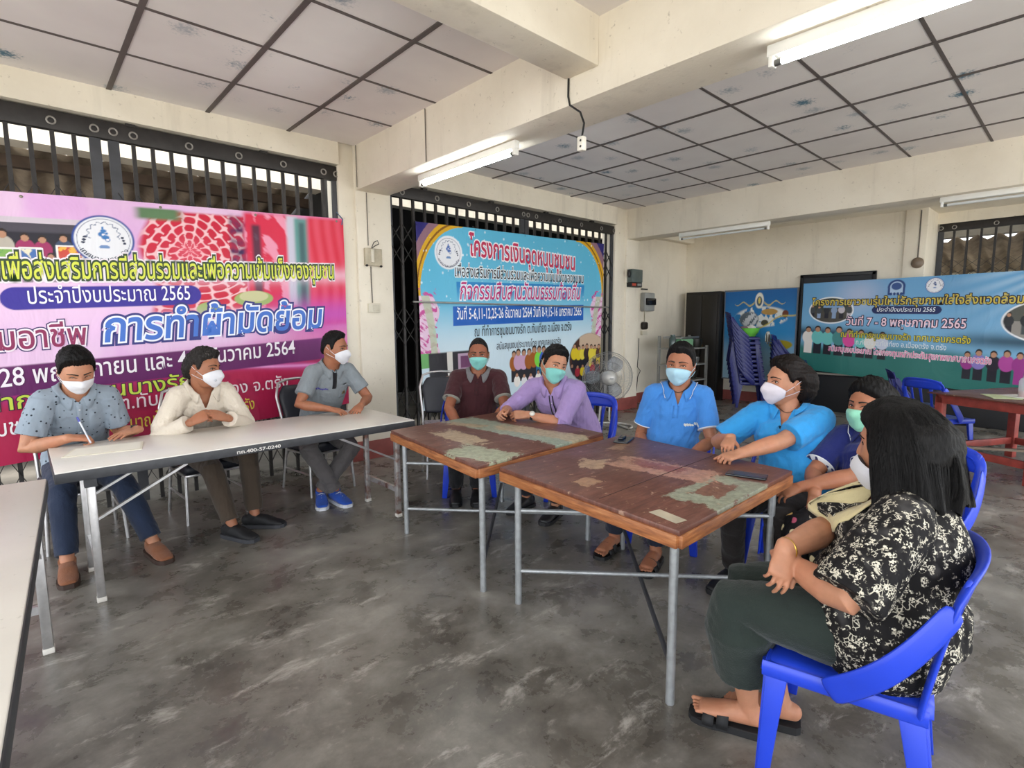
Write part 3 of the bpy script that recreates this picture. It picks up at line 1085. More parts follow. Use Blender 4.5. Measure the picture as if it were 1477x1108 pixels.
lettering(ban2, pl2, 'กิจกรรมสืบสานวัฒนธรรมท้องถิ่น', W2(3.76), W2(5.90), V2(1.68), .135, 'c22a78', .010, shear=.2, outlines=((.06, 'e6eef8'),))
lettering(ban2, pl2, 'วันที่ 5-6,11-12,25-26 ธันวาคม 2564 วันที่ 8-9,15-16 มกราคม 2565', W2(3.71), W2(5.93), V2(1.45), .088, 'f2f6fb', .012)
lettering(ban2, pl2, 'ณ ที่ทำการชุมชนบางรัก ต.ทับเที่ยง อ.เมือง จ.ตรัง', W2(3.96), W2(5.72), V2(1.24), .080, '2b3440', .004)
lettering(ban2, pl2, 'สนับสนุนงบประมาณโดย เทศบาลนครตรัง', W2(4.30), W2(5.50), V2(1.06), .062, '3a4450', .003)
seal_ring_text(ban2, pl2, 'เทศบาลนครตรัง', W2(3.62), V2(2.20), .165 / 3.2, .165 / 2.05, -62, 62, .04 / 3.2, .04 / 2.05, '48506a')
tag(MB().tube((3.12, 4.925, 1.615), (6.50, 4.925, 1.60), .010).build('steel_rod', plain('worn_steel', 'b7b4b0', .3, .8), None, True),
    'thin steel rod lying across the front of the blue banner', 'rod')

tc_ = MB()
for u_, v_ in ((.004, .985), (.25, .99), (.5, .99), (.75, .99), (.996, .985)):
    q = pl2(u_, v_, .002)[0]
    o_ = MB().path([tuple(q), (q[0], q[1] + .03, q[2] + .04), (q[0] + .01, 5.02, q[2] + .05)], .004, n=6).build('tie_cord', BLACKP, ban2, True)
for x in (3.14, 6.48):
    MB().path([(x, 4.925, 1.61), (x, 4.97, 1.625), (x, 5.02, 1.60), (x, 4.97, 1.59), (x, 4.915, 1.60)], .004, n=6).build('wire_tie', BLACKP, bpy.data.objects['steel_rod'], True)
# ---- blue banner on the back wall
A = Art(440, 260, 3.40, 1.42)      # runs from y 3.14 down to -.26; s = 3.14 - y
A.c[:] = lin('7fb4d8')
A.fill(sstep(.2, 1.0, A.V) * .7, '5a96c8')
ray = np.arctan2(A.Z - 1.55, A.X - 3.0)
A.fill((.5 + .5 * np.sin(ray * 40)) * sstep(1.4, 2.8, A.X) * sstep(.6, 1.4, A.Z) * .45, 'c9e2f0')
A.fill(np.exp(-((A.X - .75) / .3) ** 2 - ((A.Z - 1.2) / .25) ** 2) * .5, 'd6d0e4')
A.fill(1 - sstep(.34, .52, A.Z + .04 * np.sin(A.X * 3)), '2b6f68')
A.fill(np.exp(-((A.Z - .62) / .09) ** 2) * .9 * (1 - np.exp(-((A.X - 1.5) / .5) ** 2)), '1d3a4a')
A.people(.05, 1.15, .28, .42, 8, ['d9b8d8', 'cfd6e8', 'd84a9a', 'e6e2dc', '4a8a8a', '6fc2c0'], None, 12)
A.people(1.95, 3.35, .14, .36, 11, ['9a3a8a', '2a2430', '8a7ac0', 'b04a9a'], None, 13)
for x, z, a, b in ((.40, .98, .30, .21), (2.78, .86, .47, .25)):
    A.fill(A.ell(x, z, a, b, .02), 'e6e8ec')
    cl = A.ell(x, z, a - .02, b - .02, .02)
    A.fill(cl, '55564f' if x > 1 else '3a4238')
    A.fill(cl * (A.Z < z), '8f8a84' if x > 1 else '4a4640')
    A.people(x - a, x + a, z - b * .6, b * 1.0, 6, ['2a2c30', '8aa0c0', '44484c', 'c0b8c0'], cl, 14 + int(x))
    if x < 1: A.fill(cl * A.rect(x - .10, x + .16, z + .04, z + .16), '7fa6d0')
px = np.clip(A.X, .98, 1.66)
A.fill(1 - sstep(.052, .056, np.sqrt((A.X - px) ** 2 + (A.Z - .985) ** 2)), '1d2a5c')
lotus_seal(A, 1.62, 1.30, .10, '2b4a9b', '34508a')
gx, gz = 1.20, 1.29
A.fill(A.rect(gx - .10, gx + .10, gz - .10, gz + .02) + A.ell(gx, gz + .02, .10, .09), '24407a')
A.fill(A.rect(gx - .075, gx + .075, gz - .10, gz + .01) + A.ell(gx, gz + .01, .075, .075), 'a9c2de')
A.fill(A.ell(gx, gz + .02, .06, .05), '34508a')
for q in range(4): A.fill(A.ell(gx - .06 + .04 * q, gz - .085, .016, .02), '24407a')
ban3, pl3 = banner('banner', 'blue printed banner with two oval photos hung across the dark board on the back wall', None, A,
                   [(3.10, 1.955), (-.30, 1.985), (3.11, .64), (-.30, .36)], lambda a, z, d: np.stack([9.02 - d, a, z], 1), 5.0)
W3 = lambda s: s / 3.40
V3 = lambda z: z / 1.42
lettering(ban3, pl3, 'โครงการเยาวชนรุ่นใหม่รักสุขภาพใส่ใจสิ่งแวดล้อม', W3(.14), W3(2.50), V3(1.06), .100, 'cdb84a', .014, outlines=((.075, '23202a'),))
lettering(ban3, pl3, 'ประจำปีงบประมาณ 2565', W3(.99), W3(1.65), V3(.962), .058, 'e6ecf6', .004, shear=.15)
lettering(ban3, pl3, 'วันที่ 7 - 8 พฤษภาคม 2565', W3(.62), W3(1.98), V3(.76), .115, 'f0d0dc', .014, outlines=((.07, '2a2048'),))
lettering(ban3, pl3, 'ณ ที่ทำการชุมชนบางรัก เทศบาลนครตรัง', W3(.56), W3(2.04), V3(.575), .085, 'cfc23a', .012, outlines=((.05, '24301e'),))
lettering(ban3, pl3, 'ถ.กันตัง ต.ทับเที่ยง อ.เมืองตรัง จ.ตรัง', W3(.76), W3(1.80), V3(.475), .068, 'e8eef0', .004)
lettering(ban3, pl3, 'สนับสนุนงบประมาณ โดยกองทุนหลักประกันสุขภาพเทศบาลนครตรัง', W3(.40), W3(2.26), V3(.345), .080, 'e07aa8', .010, outlines=((.05, 'f0e6ee'),))

# ---- poster board with a fish picture, dark boards on the back wall
A = Art(150, 160, 1.16, 1.50)
A.c[:] = lin('2f86c0')
A.fill(sstep(.5, 1, A.V) * .7, '1c4f92')
A.fill(1 - sstep(.2, .55, A.V), '9fc6dc')
A.fill((A.Z < 1.18 - .14 * (A.X - .05)) * (A.Z > .95 - .2 * (A.X)) * (A.X < 1.1) * .0, 'ffffff')
A.fill(A.ell(.62, 1.06, .42, .17, .1) * (A.noise(9, 3) > -.3), 'd9dcd8')
A.fill(A.ell(.42, 1.02, .16, .13, .1), '5f6a72')
A.fill(A.ell(.42, 1.02, .15, .12, .1) * sstep(0, .3, A.noise(22, 4)), 'c8ccd0')
A.fill(A.ell(.75, 1.14, .13, .05, .1), 'b08a4a')
A.fill(A.ell(1.0, 1.10, .05, .06, .1), '6a3a2a')
A.fill(A.ell(.68, .96, .06, .05, .1), '4a4a3a')
A.fill(A.ell(.95, .60, .18, .075, .1), 'a8992a')
A.fill(np.exp(-((A.Z - .92 - .5 * np.maximum(A.X - .75, 0) - .06 * np.sin(A.X * 9)) / .012) ** 2) * (A.X > .5), 'c9b45a')
A.fill(A.ell(.58, 1.33, .07, .13, .1), 'e6e2d2')
A.fill(A.ell(.58, 1.32, .045, .08, .1), '4a5a6a')
A.fill(A.ell(.58, 1.33, .02, .05, .1), 'd8c46a')
for s in (-1, 1):
    d = (A.X - .58) * s
    A.fill((d > .08) * (d < .42) * (np.abs(A.Z - 1.27 - .03 * np.sin(d * 30) - .05 * d) < .022 * (1 - d / .5)), 'b9ad7a')
post, plp = banner('poster_board', 'blue poster board with a fish picture, on the back wall behind the stacked chairs', None, A,
                   [(4.38, 1.88), (3.22, 1.90), (4.38, .40), (3.22, .40)], lambda a, z, d: np.stack([9.10 - d * .1, a, z], 1), 2.0, 'poster')
MB().b2(9.103, 9.125, 3.20, 4.40, .38, 1.91).build('backing_board', plain('board_edge', '6b6f78', .6), post)
BLACKB = plain('dark_board', '1b1c22', .5, var=.2)
bb = thing('notice_board', 'dark board in a black frame behind the banner with two oval photos', 'board', (9.20, 0, 0))
MB().b2(-.02, .02, 2.22, 3.18, .62, 2.07).build('panel', BLACKB, bb)
f = MB()
for a in ((2.19, 2.24, .6, 2.09), (3.16, 3.21, .6, 2.09)): f.b2(-.035, .02, *a)
for a in ((2.19, 3.21, 2.05, 2.10), (2.19, 3.21, .58, .63)): f.b2(-.035, .02, *a)
f.build('frame', plain('black_frame', '121216', .45), bb, bevel=.004)
dl = thing('dark_cupboard', 'tall black cupboard against the back wall behind the metal shelf rack', 'cupboard', (9.0, 0, 0))
MB().b2(-.02, .22, 4.42, 5.06, 0, 1.90).build('carcass', plain('dark_cupboard_wood', '15110f', .6), dl, bevel=.006)
d = MB().b2(-.04, -.02, 4.46, 4.74, .08, 1.84).build('door', plain('dark_cupboard_door', '19140f', .5), dl, bevel=.004)
MB().ell((-.05, 4.71, .95), (.012, .012, .03)).build('handle', plain('dull_brass', '6a5a3a', .4, .7), d, True)
d = MB().b2(-.04, -.02, 4.75, 5.03, .08, 1.84).build('door', bpy.data.materials['dark_cupboard_door'], dl, bevel=.004)
MB().ell((-.05, 4.78, .95), (.012, .012, .03)).build('handle', bpy.data.materials['dull_brass'], d, True)
tag(MB().b2(9.06, 9.2, .2, 3.05, 0, .55).build('low_cupboard', plain('black_low_cupboard', '17171a', .6), None, bevel=.01), 'long low black cupboard under the banner with two oval photos', 'cupboard')
# ---------------------------------------------------------------- tables
def laminate(name, hexc):
    t = NT(name, .28, 0, .5)
    v = t.coord()
    n = t.noise(v, 3, 4)
    n2 = t.noise(v, 40, 3)
    c = t.ramp(n, [(.3, mix_shade(srgb(hexc), .90)), (.7, srgb(hexc))])
    c = t.mix(t.ramp(n2, [(.66, (0, 0, 0, 1)), (.74, (.4, .4, .4, 1))]), c, srgb('8f887c'))
    t.color(c)
    return t.m


LAM = laminate('white_laminate', 'e2ddd4')
EDGE = plain('dark_table_edge', '3a3b3f', .5, var=.25, scale=20)
CHROME = plain('dull_chrome', 'c4c2c2', .28, .75, var=.15, scale=25)
RUSTY = NT('rust_spotted_chrome', .4, .6)
_v = RUSTY.coord()
RUSTY.color(RUSTY.ramp(RUSTY.noise(_v, 14, 4, .6), [(.45, srgb('c0bcba')), (.62, srgb('8a6456')), (.75, srgb('5e3a30'))]))
RUSTY = RUSTY.m


def folding_table(name, label, loc, rz, L, D, H, rusty_end=None, back_leg=None, leg_in=.13):
    """origin at the middle of the long front edge on the floor; x along the length, y to the back"""
    t = thing(name, label, 'table', loc, rz)
    MB().b2(-L / 2, L / 2, 0, D, H - .012, H).build('table_top', LAM, t, bevel=.004)
    e = MB()
    e.b2(-L / 2, L / 2, -.004, .022, H - .055, H - .006)
    e.b2(-L / 2, L / 2, D - .022, D + .004, H - .055, H - .006)
    e.b2(-L / 2 - .004, -L / 2 + .022, 0, D, H - .055, H - .006)
    e.b2(L / 2 - .022, L / 2 + .004, 0, D, H - .055, H - .006)
    e.build('apron', EDGE, t, bevel=.003)
    for s in (-1, 1):
        x = s * (L / 2 - leg_in)
        m = RUSTY if s == rusty_end else CHROME
        for y in (.04, back_leg or D - .06):
            MB().b2(x - .018, x + .018, y - .018, y + .018, .0, H - .055).build('leg', m, t, bevel=.005)
            MB().b2(x - .020, x + .020, y - .020, y + .020, 0, .025).build('rubber_foot', plain('pale_foot', 'cfcac2', .5) if 'pale_foot' not in bpy.data.materials else bpy.data.materials['pale_foot'], t, bevel=.003)
            MB().b2(x - .025, x + .025, y - .022, y + .022, H - .10, H - .055).build('leg_bracket', EDGE, t)
            k = MB()
            k.bar((x - s * .0, y, H - .28), (x - s * .42, y, H - .06), .012, .022, up=(0, 1, 0))
            k.build('brace', CHROME, t)
        MB().bar((x, .04, .20), (x, back_leg or D - .06, .20), .02, .035).build('cross_bar', m, t)
    return t


t = folding_table('folding_table', 'long white folding table in front of the three men, numbered on its dark edge', (1.065, 3.27, 0), radians(0), 1.98, .74, .70, rusty_end=1, back_leg=.50)
# inventory number written by hand on the table edge
tx = bpy.data.curves.new('t', 'FONT')
tx.body = 'ทถ.400-57-0240'
tx.size = .030
tx.offset = .0006
o = bpy.data.objects.new('temporary', tx)
COL.objects.link(o)
dg = bpy.context.evaluated_depsgraph_get()
me = bpy.data.meshes.new_from_object(o.evaluated_get(dg))
bpy.data.objects.remove(o)
a = get_co(me)
a = np.stack([-.20 + a[:, 0] * 1.25, np.full(len(a), -.0055), .655 + a[:, 1] * .9], 1)
set_co(me, a)
link_mesh('painted_number', me, ink('d9d6d0'), t)
t = folding_table('folding_table', 'white folding table at the left edge of the photo, nearest the camera', (-.028, 1.99, 0), radians(86.6), 2.40, .74, .70, leg_in=.26)


def worn_wood(name, blobs, seed):
    """red brown board with the veneer rubbed through to grey green and bare wood in some places"""
    t = NT(name, .42, 0, .45)
    v = t.coord()
    vs = t.coord('Object', (1, 6, 1))
    grain = t.noise(vs, 9, 5, .6, .3)
    n = t.noise(v, 3.0, 5, .6)
    fine = t.noise(v, 34, 5, .7)
    c = t.ramp(grain, [(.3, srgb('553329')), (.55, srgb('6c4438')), (.75, srgb('7d5245'))])
    c = t.mix(t.ramp(n, [(.4, (0, 0, 0, 1)), (.75, (.55, .55, .55, 1))]), c, srgb('4f2d24'))
    sep = t.N('ShaderNodeSeparateXYZ')
    t.L(v, sep.inputs[0])
    total = None
    for (bx_, by_, ax, ay, ang, col, thr) in blobs:
        mp = t.N('ShaderNodeMapping', vector_type='TEXTURE')
        tc = t.N('ShaderNodeTexCoord')
        t.L(tc.outputs['Object'], mp.inputs[0])
        mp.inputs['Location'].default_value = (bx_, by_, 0)
        mp.inputs['Rotation'].default_value = (0, 0, radians(ang))
        mp.inputs['Scale'].default_value = (ax, ay, 1000)
        s2 = t.N('ShaderNodeSeparateXYZ')
        t.L(mp.outputs[0], s2.inputs[0])
        # squarish falloff: 1 - max(|x|,|y|)
        ax_ = t.math('ABSOLUTE', s2.outputs[0])
        ay_ = t.math('ABSOLUTE', s2.outputs[1])
        box = t.math('SUBTRACT', 1.0, t.math('MAXIMUM', ax_, ay_))
        k = t.math('ADD', t.math('MULTIPLY', box, 1.6), t.math('MULTIPLY', t.math('SUBTRACT', t.noise(v, 15, 9, .78), .5), thr * 1.35))
        f = t.ramp(k, [(.10, (0, 0, 0, 1)), (.22, (.85, .85, .85, 1))])
        tone = t.mix(t.ramp(fine, [(.40, (0, 0, 0, 1)), (.62, (1, 1, 1, 1))]), srgb(col), mix_shade(srgb(col), .68))
        c = t.mix(f, c, tone)
    sp = t.noise(v, 22, 5, .72)
    c = t.mix(t.ramp(sp, [(.62, (0, 0, 0, 1)), (.67, (.75, .75, .75, 1))]), c, srgb('b89a80'))
    ln = t.noise(t.coord('Object', (14, .8, 1), (0, 0, radians(25))), 5, 4, .6, .6)
    c = t.mix(t.ramp(ln, [(.69, (0, 0, 0, 1)), (.72, (.6, .6, .6, 1))]), c, srgb('a98a74'))
    t.color(c)
    t.rough(t.ramp(n, [(.3, (.32, .32, .32, 1)), (.7, (.52, .52, .52, 1))]))
    t.bump(t.math('ADD', grain, fine), .12, .006)
    return t.m


WOODEDGE = NT('orange_wood_edge', .5)
_v = WOODEDGE.coord('Object', (1.5, 1.5, 14))
WOODEDGE.color(WOODEDGE.ramp(WOODEDGE.noise(_v, 6, 4, .6), [(.3, srgb('6e4026')), (.55, srgb('9a5f36')), (.75, srgb('b07a4c'))]))
WOODEDGE = WOODEDGE.m
GALV = plain('galvanised_pipe', 'a3a6a8', .42, .55, var=.2, scale=30, bump=.1)


def work_table(label, c00, c10, c11, c01, mat, seam=None):
    """corners of the top (x,y): near-left, near-right, far-right, far-left; top at .70"""
    cx = sum(c[0] for c in (c00, c10, c11, c01)) / 4
    cy = sum(c[1] for c in (c00, c10, c11, c01)) / 4
    H = .70
    t = thing('work_table', label, 'table', (cx, cy, 0))
    L = [(c[0] - cx, c[1] - cy) for c in (c00, c10, c11, c01)]
    MB().prism(L, 'z', H - .022, H).build('table_top', mat, t, bevel=.005)
    ins = [(x * .985, y * .985) for x, y in L]
    e = MB()
    for i in range(4):
        p, q = ins[i], ins[(i + 1) % 4]
        e.bar((p[0], p[1], H - .043), (q[0], q[1], H - .043), .03, .048)
    e.build('edge_frame', WOODEDGE, t, bevel=.003)
    legs = [(x * .86, y * .88) for x, y in L]
    for x, y in legs:
        MB().tube((x, y, 0), (x, y, H - .03), .0165, n=16).build('leg', GALV, t, smooth=True)
    for i, j, z, m in ((3, 1, .17, GALV), (3, 1, .48, GALV), (0, 2, .148, DARKM2)):  # last rail is a darker steel: its shade is put into the colour
        MB().tube((legs[i][0], legs[i][1], z), (legs[j][0], legs[j][1], z), .0105, n=10).build('cross_rail', m, t, smooth=True)
    return t


TOP1 = worn_wood('worn_board_pale_stripe', [(.12, -.03, .15, .62, 3, '9fb09e', 1.6), (.20, -.25, .10, .38, 8, 'b9a888', 2.6), (-.25, .03, .09, .24, -6, 'b9a384', 2.6), (-.42, -.38, .13, .20, 10, 'a3aa90', 2.2), (.02, .30, .05, .16, 20, 'b59d7c', 3.0)], 1)
TOP2 = worn_wood('worn_board_grey_patch', [(-.06, -.40, .25, .13, 0, '9aa18c', 1.3), (-.05, -.39, .13, .065, 4, '7a4434', 2.2), (.06, -.07, .12, .28, 6, 'b98a74', 2.0), (.08, -.02, .06, .16, 6, '8a4a3a', 2.8), (-.11, .22, .10, .06, 30, 'b79a7c', 3.2), (-.36, .05, .06, .05, 0, 'b08a6c', 3.2), (.3, .35, .10, .04, 15, 'a88468', 3.2)], 2)
bt1 = work_table('brown topped work table with a pale green worn stripe, farther from the camera', (1.60, 1.99), (2.66, 2.04), (2.76, 3.10), (1.74, 3.06), TOP1)
bt2 = work_table('brown topped work table with two phones on it, nearest the camera', (1.575, .885), (2.61, .90), (2.72, 1.93), (1.665, 1.90), TOP2)
sk_ = MB().box((0, 1.28 - 1.40, .7004), (1.0, .0035, .001), rz=radians(1)).build('board_seam', ink('2c1a14'), bt2)
# paper sticker on the nearest table
st = tag(MB().box((1.665, .985, .7012), (.055, .13, .0012), rz=radians(-12)).build('paper_sticker', plain('faded_paper', 'b7ad97', .8, var=.2)), 'faded paper sticker near the front corner of the nearest brown table', 'sticker')

# ---------------------------------------------------------------- blue plastic chairs
BLUEP = plain('blue_plastic', '1f3fc4', .34, var=.10, scale=5)
BLUED = plain('deep_blue_plastic', '131a62', .36, var=.10, scale=5)


def plastic_chair(label, loc, rz, mat=None, group='blue plastic chairs', H=.42):
    """front towards +y; fan back with openings, four tapering legs"""
    m = mat or BLUEP
    t = thing('plastic_chair', label, 'chair', loc, rz, group)
    # seat pan
    n = 14
    rows = []
    for i in range(n + 1):
        v = i / n
        y = .21 - .42 * v
        w = .205 - .025 * v - .03 * max(0, (.08 - v) / .08) ** 2
        row = []
        for j in range(n + 1):
            u = -1 + 2 * j / n
            z = H - .014 * (1 - u * u) * sin(pi * min(1, v * 1.05)) - .030 * max(0, (.14 - v) / .14) ** 2 - .022 * max(0, abs(u) - .86) / .14
            row.append((w * u, y, z))
        rows.append(row)
    mb = MB()
    mb.grid(rows)
    me = evaluated_mesh(mb.mesh(), [('SOLIDIFY', dict(thickness=.006, offset=-1))])
    link_mesh('seat', me, m, t, True)
    a = MB()
    a.loft([(-.19, .195, H - .032), (.19, .195, H - .032)], .006, .022, side=(0, 1, 0), n=8, cap='flat')
    for s in (-1, 1): a.loft([(s * .198, .20, H - .03), (s * .178, -.20, H - .03)], .006, .024, side=(1, 0, 0), n=8, cap='flat')
    a.build('seat_skirt', m, t, True)
    # legs: L-section tapering
    for sx, sy in ((-1, 1), (1, 1), (-1, -1), (1, -1)):
        x0, y0 = sx * (.185 if sy > 0 else .168), sy * .19
        x1, y1 = sx * (.215 if sy > 0 else .205), sy * (.200 if sy > 0 else .235)
        mb = MB()
        for k, (dx, dy) in enumerate(((.025, .006), (.006, .025))):
            top_, bot_ = [], []
            for (z, x, y, f) in ((H - .012, x0, y0, 1.25), (H * .5, (x0 + x1) / 2, (y0 + y1) / 2, .95), (0, x1, y1, .70)):
                cxp, cyp = x - sx * (dx if k == 0 else 0) * f, y - sy * (dy if k == 1 else 0) * f
                top_.append((z, cxp, cyp, dx * f, dy * f))
            vs, fs = [], []
            for (z, cxp, cyp, ax, ay) in top_:
                vs += [(cxp - ax, cyp - ay, z), (cxp + ax, cyp - ay, z), (cxp + ax, cyp + ay, z), (cxp - ax, cyp + ay, z)]
            for q in range(2):
                for w in range(4):
                    fs.append((q * 4 + w, q * 4 + (w + 1) % 4, q * 4 + 4 + (w + 1) % 4, q * 4 + 4 + w))
            fs += [(3, 2, 1, 0), (8, 9, 10, 11)]
            mb.add(vs, fs)
        mb.build('leg', m, t, bevel=.003)
    # back: outer hoop and inner splats
    def back(x, s):
        """x across -1..1, s height 0..1"""
        w = .178 + .035 * s - .05 * max(0, s - .8)
        return Vector((x * w, -.195 - .075 * s - .02 * s * s + .045 * (x * x) * (.3 + .7 * s), H - .02 + .39 * s))
    b = MB()
    hoop = [back(-1, s) for s in np.linspace(0, .86, 9)] + [back(-.93, .95), back(-.75, 1.0), back(-.4, 1.02), back(0, 1.03), back(.4, 1.02), back(.75, 1.0), back(.93, .95)] + [back(1, s) for s in np.linspace(.86, 0, 9)]
    b.loft(hoop, .024, .009, side=(1, 0, 0), n=10)
    top_rows = []
    for s in np.linspace(.80, 1.01, 5): top_rows.append([back(x, s) for x in np.linspace(-.95, .95, 17)])
    low_rows = []
    for s in np.linspace(.0, .14, 4): low_rows.append([back(x, s) for x in np.linspace(-.98, .98, 17)])
    me = evaluated_mesh(b.mesh(), [('SUBSURF', dict(levels=1))])
    o = link_mesh('back_frame', me, m, t, True)
    for nm, rws in (('top_rail', top_rows), ('bottom_rail', low_rows)):
        q = MB()
        q.grid(rws)
        link_mesh(nm, evaluated_mesh(q.mesh(), [('SOLIDIFY', dict(thickness=.010, offset=0))]), m, o, True)
    for sx in (-1, 1):
        q = MB()
        rws = []
        for k in np.linspace(0, 1, 10):
            p0 = back(sx, .84).lerp(Vector((sx * .198, .03, H - .030)), k) + Vector((sx * .042 * sin(pi * min(1, k * .85 + .08)), -.01 * sin(pi * k), -.022 * sin(pi * k)))
            wd = .060 + .030 * k
            dr = Vector((0, .72, .60)) * (1 - k) + Vector((0, .55, .75)) * k
            rws.append([p0 - dr * wd * .5, p0, p0 + dr * wd * .5])
        q.grid(rws)
        link_mesh('side_wing', evaluated_mesh(q.mesh(), [('SOLIDIFY', dict(thickness=.009, offset=0)), ('SUBSURF', dict(levels=1))]), m, o, True)
    for x in (-.50, 0, .50):
        q = MB()
        rws = []
        for s in np.linspace(.10, .84, 8):
            w = .10 * (1 - .45 * sin(pi * s))
            rws.append([back(x + dx, s) for dx in np.linspace(-w, w, 5)])
        q.grid(rws)
        link_mesh('back_slat', evaluated_mesh(q.mesh(), [('SOLIDIFY', dict(thickness=.008, offset=0))]), m, o, True)
    return t


# ---------------------------------------------------------------- black banquet chairs
BLKV = plain('black_vinyl', '20222c', .45, var=.15, scale=30, bump=.15)
SHAWL = plain('grey_printed_cloth', '9c98a0', .8, var=.4, scale=60)


def banquet_chair(label, loc, rz, dx=0):
    t = thing('banquet_chair', label, 'chair', loc, rz, 'black padded chairs with chrome frames')
    H = .42
    MB().b2(-.20, .20, -.20, .21, H - .07, H).build('seat', BLKV, t, bevel=.03, seg=4)
    MB().b2(-.195, .195, -.19, .20, H - .085, H - .068).build('seat_frame', CHROME, t, bevel=.004)
    bk = MB()
    pts = []
    rows = []
    for s in np.linspace(0, 1, 10):
        w = .165 + .03 * s - .06 * max(0, s - .75) / .25
        rows.append([(x * w, -.215 - .09 * s + .02 * (1 - x * x), .53 + .34 * s) for x in np.linspace(-1, 1, 9)])
    bk.grid(rows)
    me = evaluated_mesh(bk.mesh(), [('SOLIDIFY', dict(thickness=.045, offset=0)), ('SUBSURF', dict(levels=1))])
    link_mesh('backrest', me, BLKV, t, True)
    f = MB()
    arch = [(-.185, -.19, .35), (-.19, -.21, .55), (-.205, -.27, .78), (-.17, -.305, .89), (-.09, -.315, .915), (0, -.318, .92), (.09, -.315, .915), (.17, -.305, .89), (.205, -.27, .78), (.19, -.21, .55), (.185, -.19, .35)]
    f.loft(arch, .0115, n=10)
    f.build('back_frame', CHROME, t, True)
    for sx, sy in ((-1, 1), (1, 1), (-1, -1), (1, -1)):
        MB().tube((sx * .185, sy * .18, H - .07), (sx * .20, sy * (.205 if sy > 0 else .245), 0), .012, .011, n=12).build('leg', CHROME, t, True)
    MB().tube((-.19, .19, .18), (-.19, -.21, .18), .008).build('stretcher', CHROME, t, True)
    MB().tube((.19, .19, .18), (.19, -.21, .18), .008).build('stretcher', CHROME, t, True)
    return t


FACE = lambda deg: radians(deg - 90)     # chair front points along compass direction deg (0 = +x, 90 = +y)
banquet_chair('black padded chrome chair under the man in the grey patterned shirt', (.22, 4.40, 0), FACE(-88))
banquet_chair('black padded chrome chair under the man in the cream shirt', (.95, 4.38, 0), FACE(-86))
banquet_chair('black padded chrome chair under the man in the grey polo and blue shoes', (1.80, 4.38, 0), FACE(-82))
eb = banquet_chair('empty black padded chrome chair beside the man in the maroon polo', (2.86, 4.02, 0), FACE(-118))
MB().b2(-.19, .19, -.16, .14, .421, .475).build('folded_cloth', SHAWL, None, bevel=.02)
fc = bpy.data.objects['folded_cloth']
fc.location = (2.86, 4.02, 0)
fc.rotation_euler = (0, 0, FACE(-118))
tag(fc, 'grey printed cloth folded on the empty black chair', 'cloth')

plastic_chair('blue plastic chair under the man in the maroon polo', (2.68, 3.43, 0), FACE(-130))
plastic_chair('blue plastic chair under the man in the lilac shirt', (3.17, 2.66, 0), FACE(-162))
plastic_chair('blue plastic chair under the man in the blue polo', (2.98, 1.76, 0), FACE(-162))
plastic_chair('blue plastic chair under the woman in the light blue polo', (3.00, 1.03, 0), FACE(-172))
plastic_chair('blue plastic chair under the woman in navy', (2.95, .56, 0), FACE(160))
nearc = plastic_chair('bright blue plastic chair under the woman in the black floral blouse', (1.83, .44, 0), FACE(100), H=.385)
nearc.scale = (1.12, 1, 1)
plastic_chair('blue plastic chair standing behind the red table, its back above the table top', (7.65, 1.35, 0), FACE(-70), BLUED)
plastic_chair('blue plastic chair pushed under the front of the red table', (6.85, 1.0, 0), FACE(-30))

# stacked chairs against the poster
proto = plastic_chair('deep blue plastic chair at the bottom of the tall stack by the poster', (8.70, 3.72, 0), FACE(-58), BLUED, 'deep blue chairs in the tall stack')
dirv = Vector((cos(radians(-58)), sin(radians(-58)), 0))
ORD = ['second', 'third', 'fourth', 'fifth', 'sixth', 'seventh', 'eighth', 'ninth', 'tenth', 'eleventh']
for k in range(1, 11):
    c = copy_tree(proto)
    c.location = Vector((8.70, 3.72, 0)) - dirv * (.012 * k) + Vector((0, 0, .072 * k))
    c['label'] = 'deep blue plastic chair in the tall stack by the poster, ' + (ORD[k - 1] + ' from the bottom' if k < 10 else 'topmost, carrying the green basin')
p2 = copy_tree(proto)
p2.location = (8.78, 3.14, 0)
p2.rotation_euler = (0, 0, FACE(-75))
p2['label'] = 'deep blue plastic chair at the bottom of the short stack beside the tall stack'
p2['group'] = 'deep blue chairs in the short stack'
for k in range(1, 6):
    c = copy_tree(p2)
    c.location = Vector((8.78, 3.14, .072 * k))
    c['label'] = 'deep blue plastic chair in the short stack, ' + (ORD[k - 1] + ' from the bottom' if k < 5 else 'topmost, with white cloths over its back')

# ---------------------------------------------------------------- red table at right
REDT = plain('worn_red_paint', '9c4138', .5, var=.3, scale=12, bump=.25)
REDTOP = worn_wood('worn_red_brown_board', [(.1, .2, .2, .08, 20, '7a5040', 1.5)], 3)
rt = thing('red_table', 'red painted wooden table with brown top at the right edge of the photo', 'table', (6.47, .98, 0), radians(-118))
# local x runs along the front edge towards the camera side, y to the back
MB().b2(-.05, 1.55, -.05, 1.10, .685, .70).build('table_top', REDTOP, rt, bevel=.004)
a = MB()
a.b2(0, 1.5, 0, .03, .60, .685)
a.b2(0, .03, 0, 1.05, .60, .685)
a.b2(0, 1.5, 1.02, 1.05, .60, .685)
a.b2(1.47, 1.5, 0, 1.05, .60, .685)
a.build('apron', REDT, rt, bevel=.003)
for x, y in ((0.03, .03), (.80, .03), (1.47, .03), (.03, 1.02), (1.47, 1.02)):
    MB().b2(x - .035, x + .035, y - .03, y + .03, 0, .66).build('leg', REDT, rt, bevel=.004)
for (p, q) in (((0, .03), (1.5, .03)), ((.03, .03), (.03, 1.02)), ((0, 1.02), (1.5, 1.02))):
    MB().bar((p[0], p[1], .17), (q[0], q[1], .17), .03, .065).build('stretcher', REDT, rt, bevel=.003)
